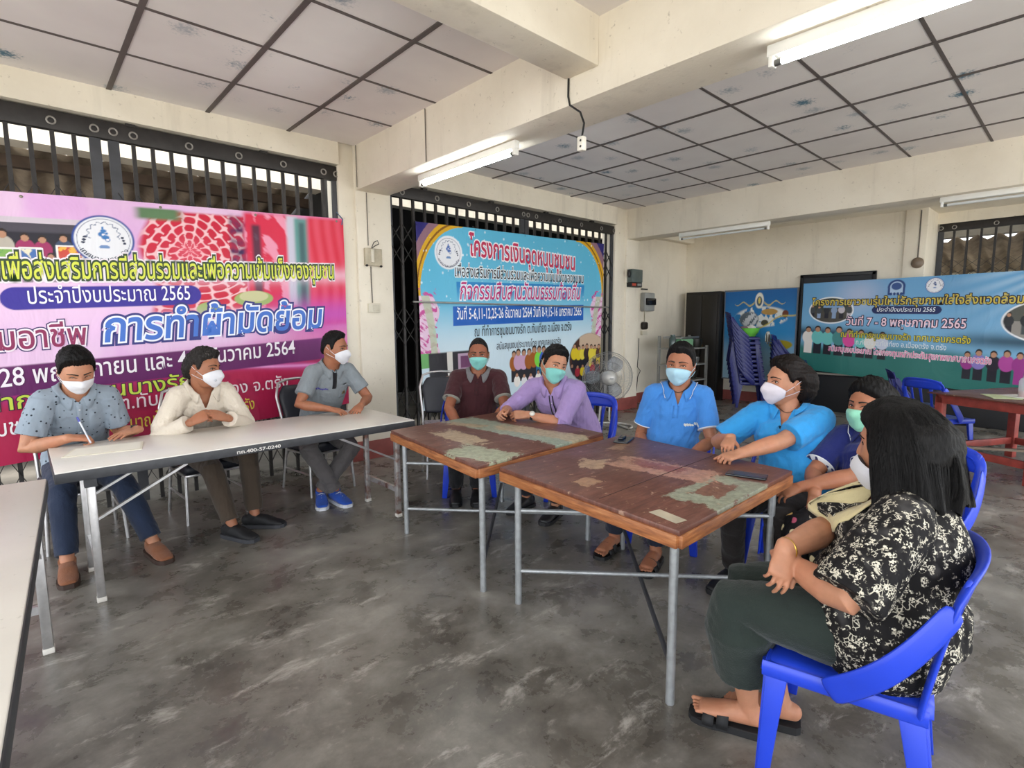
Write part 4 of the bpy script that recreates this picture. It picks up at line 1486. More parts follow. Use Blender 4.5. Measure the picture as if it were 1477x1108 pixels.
MB().bar((.1, .05, .19), (.75, .95, .19), .05, .02).build('loose_slat', plain('bare_slat', '8a7a6a', .7), rt)

# ---------------------------------------------------------------- pedestal fan
FANW = plain('white_fan_enamel', 'cfcdc8', .35, .2)
FANG = plain('fan_wire', 'a9a9a8', .35, .6)
fan = thing('pedestal_fan', 'grey standing fan with wire guard between the lilac shirted man and the right column', 'fan', (5.70, 4.32, 0), FACE(-128))
mb = MB()
R0 = .30
ring = [(R0 * 1.05 * cos(a), R0 * .85 * sin(a) + .08, .014) for a in np.linspace(radians(-225), radians(45), 30)]
mb.loft([(-.06, -.10, .30), (-.07, -.14, .06), (-.12, -.16, .014)] + ring + [(.12, -.16, .014), (.07, -.14, .06), (.06, -.10, .30)], .013, n=10)
mb.build('base_frame', FANW, fan, True)
MB().b2(-.06, .06, -.13, -.07, .24, .42).build('pole_clamp', FANW, fan, bevel=.012)
MB().tube((0, -.10, .35), (0, -.08, .58), .022, .018).build('pole', FANW, fan, True)
MB().ell((0, -.10, .64), (.075, .12, .085)).build('motor', FANW, fan, True)
ctr = Vector((0, .02, .66))
RG = .335


def guard(sign, nm):
    g = MB()
    for r, k in ((RG, 0), (RG * .93, .03), (RG * .62, .075), (RG * .33, .095)):
        g.loft([ctr + Vector((r * cos(a), sign * k, r * sin(a))) for a in np.linspace(0, 2 * pi, 41)], .0045 if r == RG else .0022, n=6, cap='flat')
    for q in range(90):
        a = 2 * pi * q / 90
        g.loft([ctr + Vector((r * cos(a + tw), sign * k, r * sin(a + tw))) for r, k, tw in ((RG, 0, 0), (RG * .93, .03, .02), (RG * .62, .075, .12), (RG * .33, .095, .22))], .0011, n=4, cap=None)
    g.build(nm, FANG, fan, True, fix=False)


guard(1, 'front_guard')
guard(-1, 'rear_guard')
hub = MB()
hub.loft([ctr + Vector((0, .085, 0)), ctr + Vector((0, .108, 0))], [.10, .088], n=28, cap='round')
hb = hub.build('hub_cover', FANW, fan, True)
MB().box(ctr + Vector((0, .197, 0)), (.05, .002, .010)).build('maker_mark', ink('44464c'), hb)
BLADE = NT('clear_grey_blade', .2)
BLADE.color(srgb('8c9096'))
BLADE.b.inputs['Alpha'].default_value = .55
BLADE = BLADE.m
for q in range(3):
    rows = []
    for r in np.linspace(.04, .29, 9):
        w = .10 + .55 * sin(pi * min(1, (r - .02) / .30)) * .75
        rows.append([ctr + Vector((r * cos(q * 2.094 + a), .045 * (a / .6), r * sin(q * 2.094 + a))) for a in np.linspace(-w, w, 9)])
    b = MB()
    b.grid(rows)
    link_mesh('blade', evaluated_mesh(b.mesh(), [('SOLIDIFY', dict(thickness=.003))]), BLADE, fan, True)

# ---------------------------------------------------------------- metal shelf rack with household things
RACK = plain('grey_rack_steel', '9a9a96', .45, .4)
rk = thing('shelf_rack', 'grey metal shelf rack behind the man in the blue polo', 'shelf rack', (8.15, 4.62, 0), FACE(-95))
for x in (-.42, .42):
    for y in (-.17, .17): MB().b2(x - .018, x + .018, y - .018, y + .018, 0, .98 if y > 0 else 1.15).build('upright', RACK, rk)
for z in (.12, .40, .66, .93):
    MB().b2(-.43, .43, -.18, .18, z, z + .022).build('shelf', RACK, rk)
RM = Matrix.Translation((8.15, 4.62, 0)) @ Matrix.Rotation(FACE(-95), 4, 'Z')


def onrack(x, y, z): return RM @ Vector((x, y, z))


def prop(name, label, cat, mb, mat, loc, rz=0.0, smooth=False, bevel=0.0, group=None):
    o = mb.build(name, mat, None, smooth, bevel)
    o.location = loc
    o.rotation_euler = (0, 0, rz)
    return tag(o, label, cat, group)


SILV = plain('worn_aluminium', 'b9b9b6', .3, .8, var=.15)
DRKP = plain('dark_pot', '26241f', .4, .3)
GRN = plain('pale_green_plastic', '7fae86', .4, var=.06)
rzk = FACE(-95)
prop('plastic_tray', 'pale green plastic tub on top of the metal shelf rack', 'tub', MB().b2(-.17, .17, -.12, .12, 0, .15), GRN, onrack(.10, .03, .953), rzk, bevel=.02)
m = MB().b2(-.28, .28, -.17, .17, 0, .018)
m.b2(-.28, .28, .15, .17, 0, .035)
m.b2(-.28, .28, -.17, -.15, 0, .035)
prop('metal_tray', 'flat silver tray laid across the green tub on the rack', 'tray', m, SILV, onrack(.06, .0, 1.104), rzk + .1, bevel=.004)
prop('cooking_pot', 'dark pot on the left end of the rack top', 'pot', MB().lathe([(0, 0), (.10, 0), (.115, .06), (.115, .14), (.10, .14), (.095, .02), (0, .02)]), DRKP, onrack(-.30, .02, .953), 0, True)
prop('glass_jar', 'clear glass jar at the right end of the rack top', 'jar', MB().lathe([(0, 0), (.05, 0), (.055, .02), (.055, .16), (.035, .19), (.035, .22), (0, .22)]), plain('jar_glass', '4a5a58', .15), onrack(.34, .03, .953), 0, True)
for i, (x, z, r, h, mm, lb) in enumerate(((-.28, .682, .09, .10, SILV, 'silver bowl on the upper shelf of the rack, left'), (-.05, .682, .08, .12, DRKP, 'dark pan on the upper shelf of the rack, middle'), (.12, .682, .07, .09, SILV, 'silver cup on the upper shelf of the rack'), (.30, .682, .075, .13, plain('blue_tub', '35548f', .5), 'blue plastic tub on the upper shelf of the rack'),
                                          (-.25, .422, .08, .14, DRKP, 'dark kettle on the middle shelf of the rack, left'), (.05, .422, .07, .10, plain('brown_crock', '4a3a2a', .5), 'brown crock on the middle shelf of the rack'), (.30, .422, .06, .16, plain('pale_tin', 'a59c8c', .5), 'pale tin on the middle shelf of the rack, right'))):
    prop('bowl' if r > .07 else 'canister', lb, 'kitchenware', MB().lathe([(0, 0), (r * .75, 0), (r, h * .5), (r, h), (r * .9, h), (r * .85, h * .2), (0, h * .15)]), mm, onrack(x, .02, z), 0, True)
# basin on the tall stack, with cloths in it
top = Vector((8.70, 3.72, 0)) - dirv * .13 + dirv * .05 + Vector((0, 0, .42 + .72))
bs = thing('plastic_basin', 'bright green plastic basin on top of the tall stack of blue chairs', 'basin', top)
MB().lathe([(0, 0), (.12, 0), (.17, .07), (.19, .13), (.20, .135), (.18, .13), (.16, .07), (.11, .012), (0, .012)]).build('bowl', plain('bright_green_plastic', '6cc04a', .4, var=.05), bs, True)
prop('crumpled_cloth', 'crumpled white cloth lying in the green basin', 'cloth', MB().ell((0, 0, 0), (.08, .07, .05)), plain('white_cloth', 'dcdad6', .85), top + Vector((.05, -.04, .13)), 0, True)
prop('crumpled_cloth', 'crumpled pink grey cloth lying in the green basin', 'cloth', MB().ell((0, 0, 0), (.09, .08, .045)), plain('pink_grey_cloth', '8c6f78', .85), top + Vector((-.06, .04, .12)), 0, True)
for i, (dx, w, h) in enumerate(((-.10, .09, .20), (.06, .20, .16))):
    rows = []
    for k in range(11):
        s = -1 + 2 * k / 10
        rows.append([(dx + w * (j / 8 - .5), -.345 + .018 * s / max(abs(s), .3) * -1 + .004 * sin(j * 1.7), .868 + .36 - h * abs(s) + .0 - .010 * abs(sin(j))) for j in range(9)])
    q = MB()
    q.grid(rows)
    me = evaluated_mesh(q.mesh(), [('SOLIDIFY', dict(thickness=.006))])
    o = link_mesh('white_towel', me, plain('towel_white' + str(i), 'd9d8cf', .9, bump=.3), None, True)
    o.location = (8.78, 3.14, 0)
    o.rotation_euler = (0, 0, FACE(-75))
    tag(o, ('narrow' if i == 0 else 'wide') + ' white cloth hanging over the back of the short stack of blue chairs', 'cloth')

# ---------------------------------------------------------------- small things on the tables
PHONE = plain('phone_black', '101218', .18, var=.03)
GLASSB = NT('phone_glass', .22, 0, .25)
GLASSB.color(srgb('1a2230'))


def phone(label, loc, rz, w=.076, l=.160, case=None):
    t = thing('mobile_phone', label, 'phone', loc, rz, 'phones on the nearest brown table')
    MB().b2(-w / 2, w / 2, -l / 2, l / 2, 0, .009).build('case', case or PHONE, t, bevel=.004)
    MB().b2(-w / 2 + .004, w / 2 - .004, -l / 2 + .004, l / 2 - .004, .0088, .0096).build('screen', GLASSB.m, t)
    return t


phone('black phone lying on the nearest brown table, in front of the woman in light blue', (2.37, 1.01, .70), radians(15), .082, .17)
ph = phone('black phone in a bulky case near the far edge of the nearest brown table', (2.57, 1.82, .70), radians(-70), .085, .165)
MB().b2(-.03, .0, -.03, .055, .009, .022).build('card_holder', PHONE, ph, bevel=.004)
pp = tag(MB().prism([(.115, 3.62), (.46, 3.56), (.50, 3.79), (.18, 3.83)], 'z', .7005, .704).build('notebook_paper', plain('pale_paper', 'd9d3c2', .8, var=.04)), 'open sheets of paper on the white table under the writing man', 'paper')
MB().prism([(.13, 3.64), (.455, 3.585), (.485, 3.775), (.19, 3.815)], 'z', .704, .7048).build('top_sheet', plain('white_paper', 'e6e2d6', .8, var=.03), pp)
# things on the red table
RT = Matrix.Translation((6.47, .98, 0)) @ Matrix.Rotation(radians(-118), 4, 'Z')
bt = thing('pump_bottle', 'clear pump bottle with pink liquid standing on the red table', 'bottle', RT @ Vector((.52, .32, .70)))
PET = NT('clear_bottle', .08)
PET.color(srgb('cfd6dc'))
PET.b.inputs['Alpha'].default_value = .45
MB().lathe([(0, 0), (.038, 0), (.042, .01), (.042, .15), (.03, .175), (.014, .185), (.014, .20), (0, .20)]).build('bottle_body', PET.m, bt, True)
MB().lathe([(0, .004), (.036, .004), (.038, .06), (0, .06)]).build('liquid', plain('pink_liquid', 'd98a80', .2), bt, True)
m = MB().tube((0, 0, .20), (0, 0, .25), .012)
m.bar((-.01, 0, .252), (.05, -.02, .248), .016, .014)
m.build('pump_head', plain('pump_white', 'dfe2e6', .4), bt, True)
prop('booklet', 'pale green booklet lying on the red table', 'booklet', MB().b2(-.15, .15, -.10, .10, 0, .006), plain('green_booklet', 'b9c49a', .7), RT @ Vector((.42, .20, .701)), .4)
prop('paper_sheet', 'white paper sheet lying over the booklet on the red table', 'paper', MB().b2(-.14, .14, -.10, .10, 0, .003), plain('sheet_white', 'dcdcd6', .8), RT @ Vector((.50, .33, .7072)), .75)
prop('paper_sheet', 'red and white leaflet on the red table behind the pump bottle', 'paper', MB().b2(-.10, .10, -.08, .08, 0, .004), plain('red_leaflet', 'c06a5a', .7), RT @ Vector((.72, .52, .701)), .2)
prop('plastic_cup', 'pale plastic tub with red lid at the right edge of the red table', 'tub', MB().lathe([(0, 0), (.06, 0), (.075, .09), (.078, .095), (0, .095)]), plain('pale_tub', 'cfd0c8', .4), RT @ Vector((.86, .40, .70)), 0, True)
# ---------------------------------------------------------------- people


def head_shape(d, features=True, jaw=1.0, fat=0.0):
    """d: unit directions (n,3) in the head frame (x right, y forward, z up) -> surface points"""
    x = d[:, 0] * (0.0735 + .004 * fat)
    y = np.where(d[:, 1] > 0, d[:, 1] * .089, d[:, 1] * .097)
    z = np.where(d[:, 2] > 0, d[:, 2] * .122, d[:, 2] * .114)
    g = lambda a, b=0.0: np.exp(-(a ** 2)) if np.isscalar(b) else np.exp(-(a ** 2) - (b ** 2))
    k = sstep(0.0, .10, -z - .015)
    x = x * (1 - (.24 - .10 * fat) * k * jaw)
    y = np.where(y < 0, y * (1 - .45 * k), y * (1 + .10 * k))
    # squarer face front, flatter temples
    x = x * (1 + .06 * sstep(.02, .07, y) * (z < .05))
    front = y > 0
    y = y + front * .012 * g(x / .026, (z + .100) / .022)
    if features:
        nz = np.where(z > -.030, np.exp(-((z + .030) / .034) ** 2), np.exp(-((z + .030) / .011) ** 2))
        wid = .0095 + .009 * sstep(.0, .035, -z)
        y = y + front * .023 * nz * np.exp(-(x / wid) ** 2)
        y = y - front * .011 * g((np.abs(x) - .031) / .015, (z - .006) / .012)
        y = y + front * .005 * g((np.abs(x) - .028) / .020, (z - .030) / .010)
        y = y + front * .004 * g((np.abs(x) - .043) / .016, (z + .022) / .018)
        y = y + front * .007 * g(x / .020, (z + .064) / .009)
    return np.stack([x, y, z], 1)


def dirs(az, el):
    return np.stack([np.sin(az) * np.cos(el), np.cos(az) * np.cos(el), np.sin(el)], -1)


def head_grid(nu=80, nv=64):
    az = np.linspace(0, 2 * pi, nu, endpoint=False)
    el = np.linspace(-pi / 2 + .02, pi / 2 - .02, nv)
    A, E = np.meshgrid(az, el)
    return A, E


def frame(yaw, pitch=0.0, roll=0.0):
    """right, forward, up; yaw = compass direction of 'forward' in degrees from +X, pitch up positive"""
    a, p, r = radians(yaw), radians(pitch), radians(roll)
    f = Vector((cos(a) * cos(p), sin(a) * cos(p), sin(p)))
    rt = Vector((sin(a), -cos(a), 0))
    u = rt.cross(f)
    return cos(r) * rt - sin(r) * u, f, sin(r) * rt + cos(r) * u


def ik(a, b, l1, l2, pole):
    a, b = Vector(a), Vector(b)
    d = b - a
    L = d.length
    M = l1 + l2
    if L > M * .995:
        sc = L / (M * .995)
        l1 *= sc
        l2 *= sc
    x = (l1 * l1 - l2 * l2 + L * L) / (2 * L)
    h = sqrt(max(l1 * l1 - x * x, 1e-6))
    e = d.normalized()
    p = Vector(pole)
    p = (p - e * p.dot(e)).normalized()
    return a + e * x + p * h


CURLS = {
    'flat': [(8, 12, 6)] * 4,
    'relax': [(22, 30, 15), (26, 34, 18), (30, 38, 20), (34, 42, 22)],
    'curl': [(45, 60, 30), (52, 66, 34), (58, 70, 36), (62, 72, 38)],
    'fist': [(70, 85, 50)] * 4,
    'pen': [(42, 52, 22), (50, 62, 30), (62, 75, 40), (68, 80, 42)],
    'clasp': [(38, 62, 34), (40, 64, 36), (44, 66, 38), (48, 68, 40)],
    'grip': [(40, 42, 22), (42, 46, 26), (46, 50, 28), (50, 54, 30)],
}


def hand(mb, w, d, n, right, curl='relax', s=1.0, thumb=(0.55, 20), spread=4.0, girth=1.0):
    """w wrist, d finger direction, n back-of-hand direction"""
    w, d, n = Vector(w), Vector(d).normalized(), Vector(n)
    n = (n - d * n.dot(d)).normalized()
    t = n.cross(d) if right else d.cross(n)      # thumb side
    P = lambda a, b, c: w + t * (a * s) + d * (b * s) + n * (c * s)
    mb.loft([P(0, -.015, 0), P(0, .010, 0), P(.001, .038, .001), P(0, .066, .002), P(-.001, .090, 0)],
            [.0265 * s * girth, .029 * s * girth, .0375 * s, .041 * s, .039 * s], [.0195 * s * girth, .0185 * s, .0165 * s, .0145 * s, .0115 * s], side=t, n=16, power=2.4)
    mb.loft([P(.012, .015, -.006), P(.026, .040, -.008), P(.030, .060, -.007)], [.014 * s, .0155 * s, .011 * s], n=10)
    base = [(.0300, .088), (.0100, .094), (-.0100, .090), (-.0285, .080)]
    lens = [.068, .076, .071, .055]
    rad = [.0086, .0090, .0086, .0076]
    tips = []
    for i in range(4):
        a, b = base[i]
        ang = radians(spread * (1.5 - i))
        fd = (d * cos(ang) + t * sin(ang)).normalized()
        p = P(a, b, 0)
        pts, rr = [P(a * .9, b - .022, 0), p], [rad[i] * 1.05 * s, rad[i] * 1.08 * s]
        cu = 0.0
        for seg, fr in zip(CURLS[curl][i] if isinstance(curl, str) else curl[i], (.45, .31, .24)):
            cu += radians(seg)
            v = fd * cos(cu) - n * sin(cu)
            q = p + v * (lens[i] * fr * s)
            pts += [p + (q - p) * .5, q]
            k = 1.0 - .14 * (len(pts) // 2 - 1) * .5
            rr += [rad[i] * s * k * .97, rad[i] * s * k]
            p = q
        rr[-1] *= .86
        mb.loft(pts, rr, n=10)
        tips.append(p)
    so, tc = thumb
    v = (t * so + d * (1 - so * .55) - n * .28).normalized()
    p0 = P(.018, .018, -.006)
    p1 = p0 + v * (.044 * s)
    v2 = (v * cos(radians(tc)) + (d - t * .6 - n * .1).normalized() * sin(radians(tc))).normalized()
    p2 = p1 + v2 * (.034 * s)
    v3 = (v2 * cos(radians(tc)) + (d - t * .9).normalized() * sin(radians(tc))).normalized()
    p3 = p2 + v3 * (.026 * s)
    mb.loft([p0, p1, (p1 + p2) / 2, p2, (p2 + p3) / 2, p3], [.0135 * s, .0115 * s, .0105 * s, .0104 * s, .0102 * s, .0078 * s], n=10)
    return tips + [p3]


def fold(me, amp, seed, scale=20.0, region=None):
    co = get_co(me)
    no = get_no(me)
    n = .6 * vnoise(co, seed, scale, 2) + .4 * vnoise(co * np.array([1, 1, .45]), seed + 7, scale * 1.8, 1)
    n = np.sign(n) * np.abs(n) ** .8
    k = amp if region is None else amp * region(co)
    set_co(me, co + no * (n * k)[:, None])


def person(S):
    g = S.get
    sc = g('scale', 1.0)
    fem = g('female', False)
    fat = g('fat', 0.0)
    hip = Vector(S['hip'])
    headc = Vector(S['head'])
    pr, pf, pu = frame(S['yaw'])
    cr, cf, cu = frame(g('chest_yaw', S['yaw']))
    hr, hf, hu = frame(g('head_yaw', S['yaw']), g('head_pitch', 0), g('head_roll', 0))
    up = Vector((0, 0, 1))
    L = (headc - hip).normalized()
    nb = headc - L * (.072 * sc) - hu * (.058 * sc) - cf * (.018 * sc) - hf * .012
    c1 = hip + up * .17 * sc - pf * .02
    c2 = nb - (L * .6 + up * .4).normalized() * .20 * sc - cf * .035

    def spine(t):
        u = 1 - t
        return hip * u ** 3 + c1 * (3 * u * u * t) + c2 * (3 * u * t * t) + nb * t ** 3
    tang = (spine(.93) - spine(.80)).normalized()
    chest_up = tang
    chest_f = cr.cross(tang) * -1.0
    chest_f = tang.cross(cr)
    shw = (.140 if fem else .150) * sc * g('shoulder', 1.0)
    hunch = g('hunch', .02)
    sh = {s: nb - chest_up * .052 * sc + cr * (shw * sg) + chest_f * hunch for s, sg in (('R', 1), ('L', -1))}
    La, Lf = .285 * sc, .245 * sc
    wr = {'R': Vector(S['wrist_R']), 'L': Vector(S['wrist_L'])}
    el = {s: ik(sh[s], wr[s], La, Lf, g('pole_' + s, tuple(cr * (.7 if s == 'R' else -.7) - up * .8 - cf * .25))) for s in 'RL'}
    hj = {s: hip + pr * (.088 * sg * sc) for s, sg in (('R', 1), ('L', -1))}
    an = {'R': Vector(S['ankle_R']), 'L': Vector(S['ankle_L'])}
    Lt, Ls = .41 * sc, .40 * sc
    kn = {s: ik(hj[s], an[s], Lt, Ls, g('knee_' + s, tuple(pf * .6 + up * 1.0))) for s in 'RL'}
    toe = {s: Vector(g('toe_' + s, tuple(pf))).normalized() for s in 'RL'}
    gi = g('girth', 1.0)
    belly = g('belly', 0.0)
    bust = g('bust', 0.0)

    def torso(mb, off, t0=0.0, top=True, flare=0.0):
        ts = [0.0, .12, .26, .40, .55, .70, .82, .90, .96, 1.0]
        A = [.158, .160, .150, .146, .156, .166, .158, .128, .088, .062]
        B = [.112, .114, .108, .106, .112, .116, .104, .086, .070, .060]
        if fem:
            A = [.165, .160, .145, .138, .144, .150, .142, .115, .080, .056]
        pts, ra, rb = [], [], []
        for t, a, b in zip(ts, A, B):
            if t < t0: continue
            if not top and t > .97: continue
            bl = belly * exp(-((t - .28) / .22) ** 2)
            bu = bust * exp(-((t - .66) / .10) ** 2)
            p = spine(t) + chest_f * (bl * .45 + bu * .5)
            fl = flare * max(0, 1 - t / .3)
            k = 1 + (gi - 1) * max(0.0, min(1.0, (1.03 - t) / .2))
            pts.append(p)
            ra.append((a * sc * k + off + fl + bl * .30))
            rb.append((b * sc * k + off + fl + bl * .50 + bu * .45))
        s = cr * .6 + pr * .4
        mb.loft(pts, ra, rb, side=s, n=32, power=2.25)
        for sg in ('R', 'L'):
            d = sh[sg]
            inn = nb - chest_up * .022 + (d - nb) * .22
            mb.loft([inn, inn.lerp(d, .55) + chest_up * .004, d], [(.046 * sc + off * .6), (.052 * sc * (1 + (gi - 1) * .5) + off * .8), (.056 * sc * (1 + (gi - 1) * .6) + off)], n=16)
            low = spine(.68) + (d - nb) * .62
            mb.loft([d - chest_up * .005, low], [(.056 * sc * (1 + (gi - 1) * .6) + off), (.062 * sc * gi + off * .6)], n=16)

    ag = g('arm', 1.0)

    def arm(mb, s, off, frac, flare=0.0, hands=False):
        a, e, w = sh[s], el[s], wr[s]
        if frac <= 1.0:
            end = a.lerp(e, frac)
            rs = [.054, .050, .046 - .008 * frac * 0]
            mb.loft([a, a.lerp(e, frac * .5), end], [(.052 * sc * ag + off), (.048 * sc * ag + off + flare * .5), ((.046 - .006 * max(0, frac - .5)) * sc * ag + off + flare)], n=18, cap='flat')
        else:
            f2 = frac - 1.0
            p = e.lerp(w, f2)
            mb.loft([a, a.lerp(e, .35), a.lerp(e, .8), e, e.lerp(w, .3 * f2 / .95), e.lerp(w, .65 * f2 / .95), p],
                    [(.055 * sc * ag + off), (.048 * sc * ag + off), (.042 * sc * ag + off), (.040 * sc * ag + off + .002), (.040 * sc * ag + off), (.034 * sc * ag + off), (.030 * sc * ag + off + flare)], n=18, cap='flat')

    V = g('voxel', .0036)
    # ---- body: one surface
    mb = MB()
    torso(mb, -.012, top=True)
    A_, E_ = head_grid()
    P = head_shape(dirs(A_.ravel(), E_.ravel()), True, fat=fat) * g('head_scale', 1.0)
    HW = lambda p: [headc + hr * float(q[0]) + hf * float(q[1]) + hu * float(q[2]) for q in p]
    hg = HW(P)
    nu, nv = A_.shape[1], A_.shape[0]
    mb.add(hg, grid_faces(nv, nu) + [tuple(range(nu - 1, -1, -1)), tuple((nv - 1) * nu + j for j in range(nu))])
    for sg in (1, -1):
        e0 = np.array([.0745 * sg, -.012, -.006])
        R = Matrix((hr, hf, hu)).transposed()
        tilt = Matrix.Rotation(radians(-24 * sg), 3, 'Z') @ Matrix.Rotation(radians(-10), 3, 'X')
        c = HW([e0])[0]
        mb.ell(c, (.0065, .017, .030), rot=R @ tilt, nu=14, nv=10)
        rim = []
        for k in range(9):
            a = radians(-40 + 250 * k / 8)
            q = tilt @ Vector((.005 * sg, .017 * cos(a), .029 * sin(a)))
            rim.append(c + R @ q)
        mb.loft(rim, .0042, n=8)
    nkr = (.053 if fem else .060) * sc * (1 + .25 * fat)
    mb.loft([nb - chest_up * .05, nb + chest_up * .01, headc - hu * .055 - hf * .022, headc - hu * .01 - hf * .03], [nkr * 1.25, nkr * 1.05, nkr * .96, nkr * .9], [nkr * 1.1, nkr, nkr * .98, nkr * .9], side=hr * .5 + cr * .5, n=20)
    hands_t = {}
    for s in 'RL':
        a, e, w = sh[s], el[s], wr[s]
        hd = S['hand_' + s]
        hdir = Vector(hd[0])
        dn = Vector(hd[1])
        fdir = (w - e).normalized()
        sd = dn.cross(hdir)
        mb.loft([a, a.lerp(e, .35), a.lerp(e, .75), e, e.lerp(w, .22), e.lerp(w, .5), e.lerp(w, .8), w],
                [.047 * sc * ag, .044 * sc * ag, .039 * sc * ag, .0365 * sc * ag, .039 * sc * ag, .036 * sc * ag, .029 * sc * ag, .0265 * sc * ag],
                [.047 * sc * ag, .045 * sc * ag, .040 * sc * ag, .036 * sc * ag, .038 * sc * ag, .034 * sc * ag, .024 * sc * ag, .0205 * sc * ag], side=sd, n=18)
        hands_t[s] = hand(mb, w, hdir, dn, s == 'R', hd[2] if len(hd) > 2 else 'relax', (.92 if fem else 1.0) * sc, hd[3] if len(hd) > 3 else (0.55, 20), girth=ag)
        h, k, ak = hj[s], kn[s], an[s]
        lg = g('leg', 1.0)
        mb.loft([h, h.lerp(k, .4), h.lerp(k, .85), k, k.lerp(ak, .25), k.lerp(ak, .6), ak],
                [.080 * sc * lg, .074 * sc * lg, .054 * sc * lg, .050 * sc * lg, .052 * sc * lg, .040 * sc * lg, .033 * sc], n=18)
        td = toe[s]
        fr = td.cross(up).normalized()
        fo = g('foot', 1.0) * sc
        heel = ak - td * .045 * fo - up * (ak.z - .035 - g('sole', .02)) * .9
        z0 = g('sole', .02)
        G = lambda f, z, x=0.0: Vector((ak.x, ak.y, 0)) + td * (f * fo) + fr * x + up * (z0 + z)
        if S.get('lift_' + s): 
            lz = S['lift_' + s]
            G = lambda f, z, x=0.0: Vector((ak.x, ak.y, lz)) + td * (f * fo) + fr * x + up * (z0 + z)
        fk = 1.0 if g('shoes', 'shoe') == 'sandal' else .62
        mb.loft([G(-.05, .032), G(-.02, .036), G(.05, .032), G(.10, .024), G(.150, .018)], [.026 * fk, .032 * fk, .038 * fk, .043 * fk, .040 * fk], [.030 * fk, .036 * fk, .034 * fk, .022 * fk, .015 * fk], side=fr, n=16)
        mb.loft([ak, G(-.012, .035)], [.034 * sc, .034], n=14)
        if g('toes', False):
            sg = 1 if s == 'R' else -1
            for i, (x, ln) in enumerate(((-.031, .042), (-.012, .038), (.004, .034), (.018, .028), (.030, .022))):
                mb.loft([G(.150, .014, x * sg), G(.150 + ln, .012, x * sg * 1.06)], [.011 if i == 0 else .0078, .0095 if i == 0 else .0070], n=8)
    body_me = remesh(mb, V, 3)
    root = thing('person', S['label'], 'person', (hip.x, hip.y, 0))
    inv = Matrix.Translation((-hip.x, -hip.y, 0))

    def put(name, me, mat, parent=None, smooth=True):
        me.transform(inv)
        o = link_mesh(name, me, mat, parent or root, smooth)
        return o
    ctx = dict(root=root, put=put, nb=nb, cr=cr, cf=chest_f, cu=chest_up, hr=hr, hf=hf, hu=hu, headc=headc, spine=spine, sh=sh, el=el, wr=wr, kn=kn, an=an, toe=toe, HW=HW, hands=hands_t, S=S, pr=pr, pf=pf, hip=hip, inv=inv, sc=sc)
    body = put('body', body_me, S['skin'])
    ctx['body'] = body

    # ---- upper garment
    mb = MB()
    off = g('shirt_off', .007)
    torso(mb, off, flare=g('hem_flare', .012))
    fr_ = g('sleeve', .62)
    for s in 'RL': arm(mb, s, off + .004, fr_, g('sleeve_flare', .010))
    if g('hem', 0) > 0:
        hm = g('hem')
        mb.loft([spine(.12), hip + up * (.02) , hip - up * .03], [.165 * sc * gi + hm + belly * .3, .175 * sc * gi + hm, .17 * sc * gi + hm], [.12 * sc * gi + hm + belly * .5, .13 * sc * gi + hm, .125 * sc * gi + hm], side=pr, n=32)
    for extra in g('shirt_extra', []): mb.loft(*extra[0], **extra[1])
    me = remesh(mb, V * 1.15, 5)
    arms_mid = {s: el[s] for s in 'RL'}

    def reg(co):
        e = np.zeros(len(co))
        for s in 'RL':
            e += np.exp(-(np.linalg.norm(co - np.array(el[s]), axis=1) / .10) ** 2) * (1.0 if fr_ > 1 else .3)
            ap = np.array(sh[s] - cu * .09 - cr * (.02 if s == 'R' else -.02))
            e += .9 * np.exp(-(np.linalg.norm(co - ap, axis=1) / .10) ** 2)
        e += .8 * np.exp(-((co[:, 2] - hip.z - .10) / .10) ** 2)
        return .35 + e
    fold(me, g('fold', .0048), g('seed', 3), 22, reg)
    vd, vw = g('vneck', (.085, .042))

    def cut(c):
        q = c - nb
        f, u, w = q.dot(chest_f), q.dot(cr), q.dot(chest_up)
        rr = sqrt((u / .066) ** 2 + ((f - .004) / .068) ** 2)
        if w > -.012 and rr < 1.12: return True
        if vd > 0 and f > 0 and w > -vd and abs(u) < vw * (w + vd) / vd: return True
        return False
    drop_faces(me, cut)
    soften_edge(me)
    shirt = put(g('top_name', 'shirt'), me, S['shirt'])
    ctx['shirt'] = shirt
    bm = bmesh.new()
    bm.from_mesh(shirt.data)
    ctx['bvh'] = BVHTree.FromBMesh(bm)
    bm.free()

    # ---- lower garment
    mb = MB()
    mb.ell(hip - up * .005, (.172 * sc * gi, .135 * sc * gi, .098 * sc), rot=Matrix((pr, pf, up)).transposed(), nu=28, nv=16)
    mb.loft([hip, spine(.2)], [.160 * sc * gi, .150 * sc * gi], [.115 * sc * gi, .108 * sc * gi], side=pr, n=28)
    lf = g('leg_frac', .93)
    lw = g('leg_width', 1.0)
    for s in 'RL':
        h, k, ak = hj[s], kn[s], an[s]
        pts = [h, h.lerp(k, .4), h.lerp(k, .82), k, k.lerp(ak, lf * .33), k.lerp(ak, lf * .7), k.lerp(ak, lf)]
        lg = g('leg', 1.0)
        mb.loft(pts, [.096 * sc * lg, .088 * sc * lg, .070 * sc * lg, .066 * sc * lg, .064 * sc * lw * lg, .058 * sc * lw * lg, .055 * sc * lw * lg], n=20, cap='flat')
    for extra in g('trouser_extra', []): mb.loft(*extra[0], **extra[1])
    me = remesh(mb, V * 1.25, 5)

    def reg2(co):
        e = .35 + np.zeros(len(co))
        for s in 'RL':
            e += np.exp(-(np.linalg.norm(co - np.array(kn[s]), axis=1) / .12) ** 2) + .9 * np.exp(-(np.linalg.norm(co - np.array(an[s]), axis=1) / .12) ** 2)
        return e
    fold(me, .0048, g('seed', 3) + 20, 18, reg2)
    ctx['trousers'] = put(g('bottom_name', 'trousers'), me, S['trousers'])

